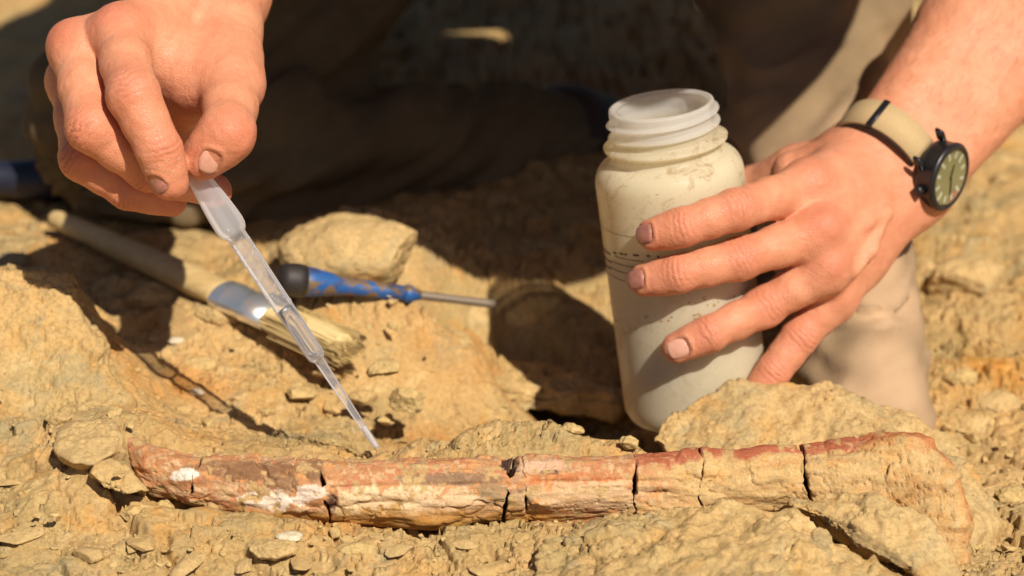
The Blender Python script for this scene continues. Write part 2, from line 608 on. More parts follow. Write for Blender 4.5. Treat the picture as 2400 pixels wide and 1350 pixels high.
# ------------------------------------------------------------------ implicit modelling (SDF + surface nets)
class Field:
    def __init__(self, lo, hi, h):
        self.lo = np.array(lo, float); self.h = h
        self.n = np.ceil((np.array(hi) - self.lo) / h).astype(int) + 1
        self.big = 0.04

    def new(self):
        return np.full(self.n, self.big, np.float32)

    def sub(self, plo, phi):
        a = np.clip(np.floor((np.array(plo) - self.lo) / self.h).astype(int), 0, self.n)
        b = np.clip(np.ceil((np.array(phi) - self.lo) / self.h).astype(int) + 1, 0, self.n)
        if (b <= a).any():
            return None
        g = [(self.lo[i] + np.arange(a[i], b[i]) * self.h).astype(np.float32) for i in range(3)]
        return (slice(a[0], b[0]), slice(a[1], b[1]), slice(a[2], b[2])), np.meshgrid(*g, indexing='ij', sparse=True)

    def cap(self, arr, a, ra, b, rb, k=0.004, flat=None):
        """round cone a-b; flat=(dir, factor) squashes the section along dir"""
        a = np.array(a, float); b = np.array(b, float)
        m = max(ra, rb) + 0.5 * self.big
        s = self.sub(np.minimum(a, b) - m, np.maximum(a, b) + m)
        if s is None: return
        sl, (X, Y, Z) = s
        ab = b - a
        L2 = max(float(ab @ ab), 1e-12)
        px, py, pz = X - a[0], Y - a[1], Z - a[2]
        t = np.clip((px * ab[0] + py * ab[1] + pz * ab[2]) / L2, 0, 1)
        dx, dy, dz = px - t * ab[0], py - t * ab[1], pz - t * ab[2]
        d2 = dx * dx + dy * dy + dz * dz
        if flat is not None:
            w = np.array(flat[0], float); w /= np.linalg.norm(w)
            q = dx * w[0] + dy * w[1] + dz * w[2]
            d2 = d2 + q * q * (flat[1] ** 2 - 1)
        d = np.sqrt(np.maximum(d2, 0)) - (ra + (rb - ra) * t)
        arr[sl] = smin(arr[sl], d.astype(np.float32), k)

    def mesh(self, f):
        return surface_nets(f, self.lo, self.h)


def smin(a, b, k):
    if k <= 0:
        return np.minimum(a, b)
    h = np.maximum(k - np.abs(a - b), 0) / k
    return np.minimum(a, b) - h * h * (k * 0.25)


def surface_nets(f, lo, h):
    s = f < 0
    n = np.array(f.shape)
    c = np.zeros(n - 1, np.int8)
    for i in (0, 1):
        for j in (0, 1):
            for k in (0, 1):
                c += s[i:n[0] - 1 + i, j:n[1] - 1 + j, k:n[2] - 1 + k]
    cells = np.argwhere((c > 0) & (c < 8))
    idx = np.full(n - 1, -1, np.int64)
    idx[tuple(cells.T)] = np.arange(len(cells))
    pos = np.zeros((len(cells), 3)); cnt = np.zeros(len(cells))
    corners = [(i, j, k) for i in (0, 1) for j in (0, 1) for k in (0, 1)]
    val = {cr: f[cells[:, 0] + cr[0], cells[:, 1] + cr[1], cells[:, 2] + cr[2]].astype(float) for cr in corners}
    for cr in corners:
        for ax in range(3):
            if cr[ax] == 0:
                c2 = list(cr); c2[ax] = 1; c2 = tuple(c2)
                v0, v1 = val[cr], val[c2]
                m = (v0 < 0) != (v1 < 0)
                t = np.where(m, v0 / np.where(m, v0 - v1, 1), 0)
                p = np.array(cr, float)[None, :].repeat(len(cells), 0)
                p[:, ax] += t
                pos += p * m[:, None]
                cnt += m
    pos = (cells + pos / cnt[:, None]) * h + lo
    quads = []
    for ax in range(3):
        a1, a2 = (ax + 1) % 3, (ax + 2) % 3
        sa = [slice(None)] * 3; sb = [slice(None)] * 3
        sa[ax] = slice(0, n[ax] - 1); sb[ax] = slice(1, n[ax])
        ch = s[tuple(sa)] != s[tuple(sb)]
        e = np.argwhere(ch)
        e = e[(e[:, a1] > 0) & (e[:, a2] > 0) & (e[:, a1] < n[a1] - 1) & (e[:, a2] < n[a2] - 1)]
        ins = s[tuple(e.T)]
        q = []
        for d1, d2 in ((0, 0), (1, 0), (1, 1), (0, 1)):
            cc = e.copy(); cc[:, a1] -= d1; cc[:, a2] -= d2
            q.append(idx[tuple(cc.T)])
        q = np.stack(q, 1)
        q[~ins] = q[~ins][:, ::-1]
        quads.append(q[:, ::-1] if False else q)
    return pos, np.concatenate(quads)


def vnormals(V, Q):
    n = np.cross(V[Q[:, 2]] - V[Q[:, 0]], V[Q[:, 3]] - V[Q[:, 1]])
    N = np.zeros_like(V)
    for i in range(4):
        np.add.at(N, Q[:, i], n)
    return N / np.maximum(np.linalg.norm(N, axis=1), 1e-12)[:, None]


def relax(V, Q, it=2, lam=0.5):
    for _ in range(it):
        S = np.zeros_like(V); c = np.zeros(len(V))
        for i in range(4):
            j = Q[:, (i + 1) % 4]; p = Q[:, i]
            np.add.at(S, p, V[j]); np.add.at(c, p, 1)
            np.add.at(S, j, V[p]); np.add.at(c, j, 1)
        V = V + lam * (S / np.maximum(c, 1)[:, None] - V)
    return V


# ------------------------------------------------------------------ rocks
def rough_rock(name, center, rx, ry, rz, seed, mat, res=90, rough=1.0, facets=14, tiltv=(0, 0, 0), bed=0.0, offs=(.66, .93)):
    """angular block: sphere clipped by random planes, then roughened"""
    rs = np.random.RandomState(seed)
    bm = bmesh.new()
    bmesh.ops.create_cube(bm, size=2)
    bmesh.ops.subdivide_edges(bm, edges=bm.edges[:], cuts=res // 2, use_grid_fill=True)
    me = bpy.data.meshes.new(name)
    bm.to_mesh(me); bm.free()
    V = np.empty(len(me.vertices) * 3, np.float32)
    me.vertices.foreach_get('co', V)
    V = V.reshape(-1, 3).astype(float)
    V /= np.linalg.norm(V, axis=1)[:, None]
    D = V.copy()
    r = np.ones(len(V))
    for i in range(facets):
        n = rs.normal(size=3); n /= np.linalg.norm(n)
        off = rs.uniform(*offs)
        dt = D @ n
        lim = np.where(dt > 1e-3, off / np.maximum(dt, 1e-3), 9)
        r = np.minimum(r, lim)
    V = D * r[:, None] * np.array([rx, ry, rz])
    s = min(rx, ry, rz)
    x, y, z = V.T
    o = seed * 3.7
    d = fbm(x / s * 1.2 + o, y / s * 1.2, z / s * 1.2, 4, seed) * 0.10 * s * rough
    d += fbm(x * 170 + o, y * 170, z * 170, 4, seed + 3) * min(0.0012, 0.06 * s) * rough
    d -= min(.0016, .05 * s) * (1 - sstep(0, .06, np.abs(fbm(x * 38 + o, y * 38, z * 60, 4, seed + 7)))) * sstep(-.15, .25, fbm(x * 22 + o, y * 22, z * 22, 2, seed + 8))
    if bed:
        zz = z + fbm(x * 60, y * 60, z * 60, 3, seed + 9) * 0.003
        d += (np.abs(((zz * bed) % 1.0) - 0.5) * 2 - 0.5) * 0.0012
    hv, tl, ed = plates3(x / s * 2.2 + o, y / s * 2.2, z / s * 2.6, seed + 31)
    d += s * rough * (hv * .03 + tl * .07 - .05 * (1 - sstep(0, .06, ed)))
    V = V + D * d[:, None]
    R = np.array(Matrix.Rotation(tiltv[2], 3, 'Z') @ Matrix.Rotation(tiltv[1], 3, 'Y') @ Matrix.Rotation(tiltv[0], 3, 'X'))
    V = V @ R.T
    me.vertices.foreach_set('co', V.astype(np.float32).ravel())
    me.polygons.foreach_set('use_smooth', np.ones(len(me.polygons), bool))
    me.update()
    o = bpy.data.objects.new(name, me)
    me.materials.append(mat)
    o.location = center
    COL.objects.link(o)
    return o


def chip_mesh(seed, flat=0.45):
    rs = random.Random(seed)
    bm = bmesh.new()
    for i in range(11):
        a = rs.uniform(0, 2 * math.pi); r = rs.uniform(0.65, 1.0)
        bm.verts.new((r * math.cos(a), r * math.sin(a) * 0.75, rs.uniform(-1, 1) * flat))
    res = bmesh.ops.convex_hull(bm, input=bm.verts[:])
    bmesh.ops.delete(bm, geom=[v for v in bm.verts if not v.link_faces], context='VERTS')
    bmesh.ops.bevel(bm, geom=bm.edges[:], offset=0.07, segments=1, affect='EDGES')
    me = bm_mesh('rock_chip', bm, False)
    return me


def rock_at(name, px, py, w_px, aspect, zf, seed, mat, label, cat='rock', sink=0.35, res=50, tiltv=(0, 0, 0), z0=None, **kw):
    """block whose width covers w_px of the photo at its spot on the ground"""
    p = G(px, py, 0 if z0 is None else z0)
    for _ in range(4):
        p = G(px, py, gz(p.x, p.y) if z0 is None else z0)
    d = (p - Vector((0, 0, CAM_H))).dot(-CAM_B)
    rx = w_px * K * d * 0.5
    rz = rx * zf
    c = p + Vector((0, 0, rz * (1 - 2 * sink)))
    o = rough_rock(name, c, rx, rx * aspect, rz, seed, mat, res=res, tiltv=tiltv, **kw)
    tag(o, label, cat)
    return o


# domed block behind the bone end (right)
# rounded rock lit by the sun behind the blue pick
o = rock_at('boulder', 825, 600, 350, .75, .42, 8, MAT_ROCK, 'rounded sunlit boulder behind the blue handled pick', 'boulder', sink=.4, res=70, facets=5, rough=.7)
def hull_rock(name, pts, mat, seed, cuts=40, amp=.0016):
    bm = bmesh.new()
    c = sum(pts, Vector()) / len(pts)
    for p in pts: bm.verts.new(p - c)
    bmesh.ops.convex_hull(bm, input=bm.verts[:])
    bmesh.ops.delete(bm, geom=[v for v in bm.verts if not v.link_faces], context='VERTS')
    bmesh.ops.triangulate(bm, faces=bm.faces[:])
    for it in range(8):
        es = [e for e in bm.edges if e.calc_length() > .0017]
        if not es or len(bm.faces) > 160000: break
        bmesh.ops.subdivide_edges(bm, edges=es, cuts=1)
        bmesh.ops.triangulate(bm, faces=[f for f in bm.faces if len(f.verts) > 3])
    for _ in range(2):
        bmesh.ops.smooth_vert(bm, verts=bm.verts[:], factor=.5, use_axis_x=True, use_axis_y=True, use_axis_z=True)
    bm.normal_update()
    V = np.array([v.co[:] for v in bm.verts]); N = np.array([v.normal[:] for v in bm.verts])
    x, y, z = V.T
    d = fbm(x * 40, y * 40, z * 40, 4, seed) * amp * 1.8 + fbm(x * 160, y * 160, z * 160, 4, seed + 5) * amp * .6
    d -= amp * (1 - sstep(0, .07, np.abs(fbm(x * 45 + 3, y * 45, z * 70, 4, seed + 9)))) * sstep(-.1, .3, fbm(x * 25, y * 25, z * 25, 2, seed + 11))
    wv = fbm(x * 55, y * 55, z * 55, 3, seed + 21) * .008
    hv, tl, ed = plates3((x + wv) * 42, (y - wv) * 42, (z + wv) * 62, seed + 31)
    mk1 = sstep(-.25, .2, fbm(x * 18, y * 18, z * 18, 3, seed + 33))
    d += mk1 * (hv * amp * .55 + tl * amp * 1.1 - amp * 1.3 * (1 - sstep(0, .055, ed)))
    hv, tl, ed = plates3((x + wv) * 130, (y - wv) * 130, (z + wv) * 170, seed + 41)
    mk2 = sstep(-.05, .3, fbm(x * 30, y * 30, z * 30, 3, seed + 43))
    d += mk2 * (hv * amp * .25 + tl * amp * .4 - amp * .55 * (1 - sstep(0, .09, ed)))
    V = V + N * d[:, None]
    for v, p in zip(bm.verts, V): v.co = p
    me = bm_mesh(name, bm)
    o = bpy.data.objects.new(name, me); me.materials.append(mat); o.location = c
    COL.objects.link(o)
    return o


o = hull_rock('boulder', [G(-200, 650, .062), G(-20, 648, .062), G(75, 640, .064), G(140, 645, .062), G(335, 955, .010), G(290, 940, .020), G(200, 985, .018), G(60, 1000, .016), G(-200, 1000, .012),
                          G(165, 655, .050), G(215, 770, .0), G(300, 890, -.006), G(180, 690, -.01), G(-200, 620, -.02), G(120, 630, -.01), G(350, 960, -.02), G(-200, 1010, -.02)], MAT_GROUND_BLOCK, 91)
tag(o, 'big sloping tan block at the left edge with an orange shaded right face', 'boulder')
bp = [C(px, py, d) for px, py, d in ((1535, 1030, 1.06), (1548, 990, 1.065), (1600, 952, 1.072), (1660, 920, 1.078), (1740, 899, 1.082), (1810, 892, 1.084), (1890, 896, 1.084), (1960, 908, 1.084), (2050, 945, 1.084), (2140, 985, 1.082), (2230, 1040, 1.078),
                                       (2290, 1110, 1.055), (2330, 1180, 1.042), (2345, 1225, 1.030), (2328, 1280, 1.015), (2285, 1350, .995), (2150, 1050, 1.040), (2262, 1130, 1.028), (2290, 1220, 1.005), (2240, 1380, .985), (1560, 1060, 1.05), (1700, 1040, 1.05), (1900, 1020, 1.05), (1700, 1300, 1.05), (2100, 1350, 1.03),
                                       (1600, 1100, 1.09), (1800, 1000, 1.12), (2000, 1000, 1.12), (2200, 1100, 1.11), (2300, 1300, 1.08))]
o = hull_rock('boulder', bp, MAT_ROCK, 57, amp=.0018)
tag(o, 'big rounded pale sandstone boulder bedding the flared right end of the bone', 'boulder')
def HP(lst):
    return [C(*q) for q in lst]


o = hull_rock('flat_rock', HP([(1845, 1166, .985), (1900, 1158, .985), (2000, 1158, .978), (2090, 1168, .970), (2170, 1200, .965), (2225, 1270, .958), (2235, 1350, .952), (1850, 1184, .975), (1925, 1190, .970), (2010, 1228, .960), (2090, 1284, .952), (2140, 1330, .947), (2160, 1360, .945),
                               (1900, 1230, 1.0), (2000, 1280, .99), (2150, 1400, .97), (2240, 1400, .98), (1950, 1180, 1.02), (2200, 1260, 1.0)]), MAT_ROCK, 71, amp=.0016)
tag(o, 'pale slab right under the flared bone end, above a dark diagonal gap', 'rock')
o = hull_rock('low_rock', HP([(1330, 1236, .985), (1430, 1206, .982), (1560, 1182, .978), (1690, 1176, .974), (1800, 1192, .968), (1890, 1212, .962), (1980, 1256, .952), (2050, 1306, .945), (2090, 1350, .940), (1260, 1290, .965), (1250, 1380, .94), (1500, 1390, .915), (1800, 1400, .905), (2080, 1410, .92),
                                (1500, 1250, .955), (1700, 1250, .945), (1850, 1290, .935), (1400, 1300, 1.0), (1700, 1300, 1.0), (2000, 1380, .98)]), MAT_GROUND_BLOCK, 83, amp=.0024)
tag(o, 'broad low sunlit rock in front of the right half of the bone', 'rock')
o = hull_rock('rock', HP([(140, 1020, 1.01), (190, 985, 1.015), (262, 990, 1.012), (285, 1016, 1.005), (262, 1062, .99), (215, 1088, .984), (165, 1084, .985), (130, 1055, .995), (300, 1060, 1.005), (180, 1110, 1.0), (280, 1100, 1.01), (150, 1000, 1.04), (260, 1000, 1.04)]), MAT_ROCK, 93, amp=.0012)
tag(o, 'wedge shaped block that holds the left tip of the bone', 'rock')
o = hull_rock('rock', HP([(225, 1085, .985), (262, 1072, .990), (300, 1088, .988), (335, 1116, .985), (352, 1150, .980), (300, 1160, .975), (240, 1140, .975), (210, 1110, .98), (280, 1130, 1.02), (340, 1160, 1.01), (230, 1120, 1.02)]), MAT_GROUND_BLOCK, 95, amp=.0012)
tag(o, 'low lump of matrix lapping over the lower left end of the bone', 'rock')


def at_y(px, py, Y):
    r = CAM_R * ((px - 1200) * K) + CAM_U * ((675 - py) * K) - CAM_B
    return Vector((r.x * Y / r.y, Y, CAM_H + r.z * Y / r.y))


lp = [at_y(px, py, 1.045) for px, py in ((1000, 900), (1090, 935), (1240, 955), (1390, 985), (1450, 978))] + [at_y(px, py, 1.050) for px, py in ((1000, 872), (1100, 900), (1250, 905), (1400, 925), (1460, 930))]
lp += [at_y(px, py, 1.095) for px, py in ((1010, 842), (1200, 838), (1440, 868))] + [at_y(px, py, 1.12) for px, py in ((1020, 900), (1250, 930), (1450, 950))]
o = hull_rock('ledge_rock', lp, MAT_GROUND_BLOCK, 63, amp=.0022)
tag(o, 'sunlit overhanging ledge on the far side of the shaded hollow left of the bottle', 'rock')
rock_at('rock', 955, 950, 100, .7, .75, 31, MAT_CHIP, 'orange knobbly stone beside the pipette tip at the edge of the hollow')
rock_at('rock', 1035, 735, 150, .7, .25, 33, MAT_CHIP, 'thin flat flake under the metal shaft of the blue pick')
rock_at('rock', 30, 625, 110, .7, .45, 35, MAT_GREY, 'dark grey stone at the left edge above the earth bank')
rock_at('rock', 385, 1200, 66, .7, .75, 39, MAT_CHIP, 'small rounded orange tipped stone in front of the left end of the bone')
rock_at('rock', 325, 1212, 92, .7, .5, 41, MAT_CHIP, 'pale flat stone next to the dark hole in front of the bone')
rock_at('rock', 140, 985, 70, .7, .5, 43, MAT_ROCK, 'pale angular stone on the left earth bank above the wedge block')
rock_at('rock', 470, 870, 90, .8, .6, 45, MAT_CHIP, 'brown stone in the lit hollow right of the left earth bank')
rock_at('rock', 370, 700, 150, .7, .45, 47, MAT_ROCK, 'broad block under the wooden paintbrush handle', sink=.45)
rock_at('rock', 520, 740, 120, .7, .5, 49, MAT_ROCK, 'blunt block directly below the white paintbrush ferrule', sink=.4)
rock_at('rock', 900, 800, 170, .6, .4, 53, MAT_ROCK, 'long tan ledge stone right of the paintbrush bristles', sink=.45)
rock_at('rock', 2370, 1165, 90, .7, .4, 57, MAT_CHIP, 'flat orange stone at the right edge beside the boulder')
rock_at('rock', 2260, 660, 200, .8, .5, 59, MAT_ROCK, 'blurred lumpy rock behind the bent knee at the right edge', sink=.4)
rock_at('rock', 2170, 640, 90, .8, .6, 61, MAT_ROCK, 'small blurred rock just right of the kneeling leg', sink=.4)
rock_at('rock', 2330, 960, 150, .8, .5, 63, MAT_ROCK, 'lumpy out of focus rock right of the lower trouser leg', sink=.4)
rock_at('rock', 2250, 890, 80, .8, .6, 65, MAT_CHIP, 'small tan rock between trouser leg and right edge', sink=.4)
rock_at('rock', 1340, 1010, 60, .6, .4, 67, MAT_CHIP, 'thin crumbling flake on the crest behind the bone near the bottle', z0=.022, sink=.3, tiltv=(0, rad(14), 0))
rock_at('rock', 1475, 1045, 60, .7, .6, 69, MAT_CHIP, 'small crumb stone on the crest just left of the boulder', z0=.018, sink=.3)
rock_at('rock', 640, 1290, 120, .7, .35, 71, MAT_ROCK, 'wide flat stone on the ground front of the middle of the bone')
rock_at('rock', 830, 1300, 110, .7, .45, 73, MAT_CHIP, 'angular block on the bottom edge below the pipette')
rs_ = random.Random(77)
SLAB_L = ['large flat slab at the far left of the bottom rubble', 'small flat slab just left of the dark hole below the bone tip', 'flat slab on the bottom left between two long cracks', 'slab below the dark hole in front of the bone tip', 'flat slab on the bottom edge left of the lowest crack',
          'small slab left of the pale flake at the foot of the bone', 'slab at the bottom edge right of the lowest crack', 'slab at the bottom edge below the pale flake', 'small slab under the middle of the bone, left of the forked crack', 'slab at the bottom edge under the middle of the bone', 'small slab touching the forked crack under the middle of the bone',
          'slab at the bottom edge left of the broad low rock', 'slab at the left edge just below the wedge shaped block', 'small slab left of and below the wedge shaped block', 'tiny slab close under the lower edge of the bone', 'tiny slab against the left end of the broad low rock']
STONE_L = ['stone behind the bone tip at the foot of the left block', 'small stone between the left block and the pipette tip', 'low stone left of the narrow part of the pipette', 'stone just left of the pipette below the brush bristles', 'stone touching the view of the pipette just above its tip', 'small stone on the crest behind the left third of the bone',
           'small stone below the end of the brush bristles', 'wide stone on the slope right of the pipette under the pick shaft', 'stone right of the narrow pipette part, left of the orange knobbly stone', 'stone in the light below the paintbrush ferrule', 'tiny stone left of the pipette tip', 'stone beside the lower side of the brush bristles', 'stone at the rim of the bottle shadow', 'tiny stone near the end of the thin pipette shadow', 'tiny stone right behind the pipette tip']
for q, (px, py, w) in enumerate(((60, 1260, 150), (170, 1215, 90), (215, 1300, 130), (330, 1275, 100), (440, 1325, 140), (520, 1262, 80), (575, 1330, 100), (700, 1322, 90), (930, 1292, 80), (1010, 1330, 120), (1090, 1275, 70), (1150, 1335, 110), (40, 1130, 110), (110, 1085, 80), (880, 1258, 60), (1230, 1262, 60))):
    rock_at('flat_rock', px, py, w, rs_.uniform(.45, .8), rs_.uniform(.16, .3), 900 + q, (MAT_ROCK, MAT_GROUND_BLOCK)[q % 2], SLAB_L[q], 'rock', sink=.38, res=44, tiltv=(rs_.uniform(-.12, .16), rs_.uniform(-.14, .14), rs_.uniform(0, 6.28)), facets=11, rough=.6, offs=(.42, .85))['group'] = 'broken slabs in front of the bone'
for q, (px, py, w) in enumerate(((560, 935, 70), (625, 968, 50), (705, 925, 80), (765, 880, 70), (850, 935, 70), (490, 1000, 60), (650, 860, 60), (1010, 830, 110), (900, 868, 90), (555, 830, 90), (780, 960, 46), (690, 800, 80), (1080, 800, 70), (430, 960, 54), (905, 985, 50))):
    rock_at('rock', px, py, w, rs_.uniform(.55, .9), rs_.uniform(.35, .6), 950 + q, (MAT_ROCK, MAT_GROUND_BLOCK, MAT_CHIP)[q % 3], STONE_L[q], 'rock', sink=.42, res=40, tiltv=(rs_.uniform(-.3, .3), rs_.uniform(-.3, .3), rs_.uniform(0, 6.28)), facets=10, offs=(.5, .9))['group'] = 'stones bedded in the sunlit hollow'
rock_at('rock_flake', 88, 752, 46, .6, .16, 77, MAT_PALECHIP, 'white flake lying on top of the left earth bank', res=16, sink=.2)
rock_at('rock_flake', 412, 803, 50, .6, .3, 79, MAT_PALECHIP, 'cream coloured flake in the hollow below the paintbrush handle', res=16, sink=.2)
rock_at('rock_flake', 462, 925, 40, .7, .5, 81, MAT_PALECHIP, 'white crumb in the lit hollow behind the left end of the bone', res=16, sink=.2)
rock_at('rock_flake', 680, 1262, 70, .6, .3, 83, MAT_PALECHIP, 'pale flake at the front foot of the bone', res=16, sink=.3)

# countable loose chips over the dig floor
chips = []
for q, sz in enumerate((.0016, .002, .0025, .003, .004, .0055)):
    for s, f in ((1, .5), (2, .3), (3, .6), (4, .4), (5, .25)):
        me = chip_mesh(s + q * 10, f)
        me.transform(Matrix.Scale(sz, 4))
        chips.append(me)
for me in chips:
    me.materials.append(MAT_CHIP)
rng = random.Random(12)
n_ch = 0
while n_ch < 150:
    px, py = rng.uniform(-20, 2420), rng.uniform(660, 1345)
    if 1045 < py < 1240 and 280 < px < 2280: continue
    if 1380 < px < 2200 and py < 1060: continue
    p = G(px, py, 0)
    for _ in range(3): p = G(px, py, gz(p.x, p.y))
    me = rng.choice(chips)
    s = rng.uniform(.85, 1.15)
    o = bpy.data.objects.new('rock_chip', me)
    o.location = p + Vector((0, 0, .0004)); o.scale = (s, s, s)
    o.rotation_euler = (rng.uniform(-.35, .35), rng.uniform(-.35, .35), rng.uniform(0, 6.28))
    COL.objects.link(o)
    tag(o, 'small angular tan rock chip lying loose on the dig floor', 'rock chip', 'loose rock chips on the dig floor')
    n_ch += 1

# uncountable crumbs
def crumbs():
    rs = np.random.RandomState(5)
    tpl = []
    for s in range(4):
        bm = bmesh.new()
        bmesh.ops.create_icosphere(bm, subdivisions=1, radius=1)
        for v in bm.verts:
            v.co *= rs.uniform(.6, 1.1); v.co.z *= .7
        bm.verts.ensure_lookup_table()
        tpl.append((np.array([v.co[:] for v in bm.verts]), np.array([[v.index for v in f.verts] for f in bm.faces])))
        bm.free()
    n = 11000
    px = rs.uniform(-30, 2430, n); py = 640 + 720 * rs.uniform(0, 1, n) ** 0.8
    P = np.array([G(a, b, 0)[:] for a, b in zip(px, py)])
    clump = fbm2(P[:, 0] * 30, P[:, 1] * 30, 3, 17)
    P = P[clump > -0.05]
    P[:, 2] = ground_height(P[:, 0], P[:, 1])
    V, F, o = [], [], 0
    for i, p in enumerate(P):
        tv, tf = tpl[i % 4]
        s = 0.00032 + 0.0014 * rs.uniform() ** 4
        a = rs.uniform(0, 6.28)
        R = np.array([[math.cos(a), -math.sin(a), 0], [math.sin(a), math.cos(a), 0], [0, 0, 1]])
        V.append(tv @ R.T * s + p); F.append(tf + o); o += len(tv)
    me = mesh_np('gravel', np.concatenate(V), np.concatenate(F), False)
    tag(link('gravel', me, MAT_CHIP), 'fine tan crumbs and grit scattered over the dig floor', 'gravel', kind='stuff')
crumbs()


# ------------------------------------------------------------------ fossil bone
def bone_material():
    m = M('fossil_bone')
    co = m.coord('Object')
    at = m.n('ShaderNodeAttribute', attribute_name='stain_and_shade')
    streak = m.noise(co, 60, 7, 0.7, 0.4, (0.35, 2.2, 2.2))
    c = m.mix(m.ramp(streak, [(0.42, 0.0), (0.58, 0.55)]), at.outputs['Color'], m.mix(1.0, at.outputs['Color'], (0.78, 0.64, 0.58), 'MULTIPLY'))
    c = m.mix(m.ramp(m.noise(co, 150, 6, 0.7, 1.0), [(0.55, 0.0), (0.70, 0.65)]), c, (0.58, 0.38, 0.20))
    c = m.mix(m.ramp(m.noise(co, 330, 6, 0.75, 0.8), [(0.60, 0.0), (0.68, 0.5)]), c, (0.16, 0.075, 0.045))
    c = m.mix(0.7, c, m.ramp(m.noise(co, 900, 4, 0.7), [(0.3, (0.7, 0.68, 0.66)), (0.6, (1.1, 1.1, 1.1))]), 'MULTIPLY')
    nrm = m.bump(m.noise(co, 170, 7, 0.7, 0.3, (0.35, 2, 2)), 0.6, 0.0012)
    nrm = m.bump(m.noise(co, 700, 4, 0.7), 0.7, 0.0007, nrm)
    m.set(Base_Color=c, Roughness=0.85, Normal=nrm)
    m.b.inputs['Specular IOR Level'].default_value = 0.2
    return m.m


MAT_BONE = bone_material()
# stations along the bone: photo x, top edge y, radius in photo px, height of the axis above the bed
BST = [(215, 1000, 18, .016), (262, 1000, 34, .016), (300, 1012, 46, .015), (350, 1040, 56, .013), (450, 1060, 66, .011), (560, 1066, 72, .010), (700, 1070, 76, .010), (800, 1072, 80, .010), (900, 1074, 80, .010),
       (1050, 1075, 80, .010), (1200, 1073, 78, .010), (1350, 1070, 78, .010), (1450, 1068, 78, .010), (1560, 1062, 80, .010), (1700, 1052, 84, .010), (1870, 1040, 92, .010), (1980, 1022, 116, .010),
       (2060, 1004, 146, .008), (2110, 998, 168, .006), (2170, 1016, 176, .003), (2220, 1068, 150, .001), (2252, 1130, 105, .0), (2268, 1185, 55, -.001), (2274, 1235, 8, -.001)]
_bx = np.array([b[0] for b in BST], float)


def bone_axis(x):
    top = np.interp(x, _bx, [b[1] for b in BST]); r = np.interp(x, _bx, [b[2] for b in BST]); z = np.interp(x, _bx, [b[3] for b in BST])
    return top, r, z


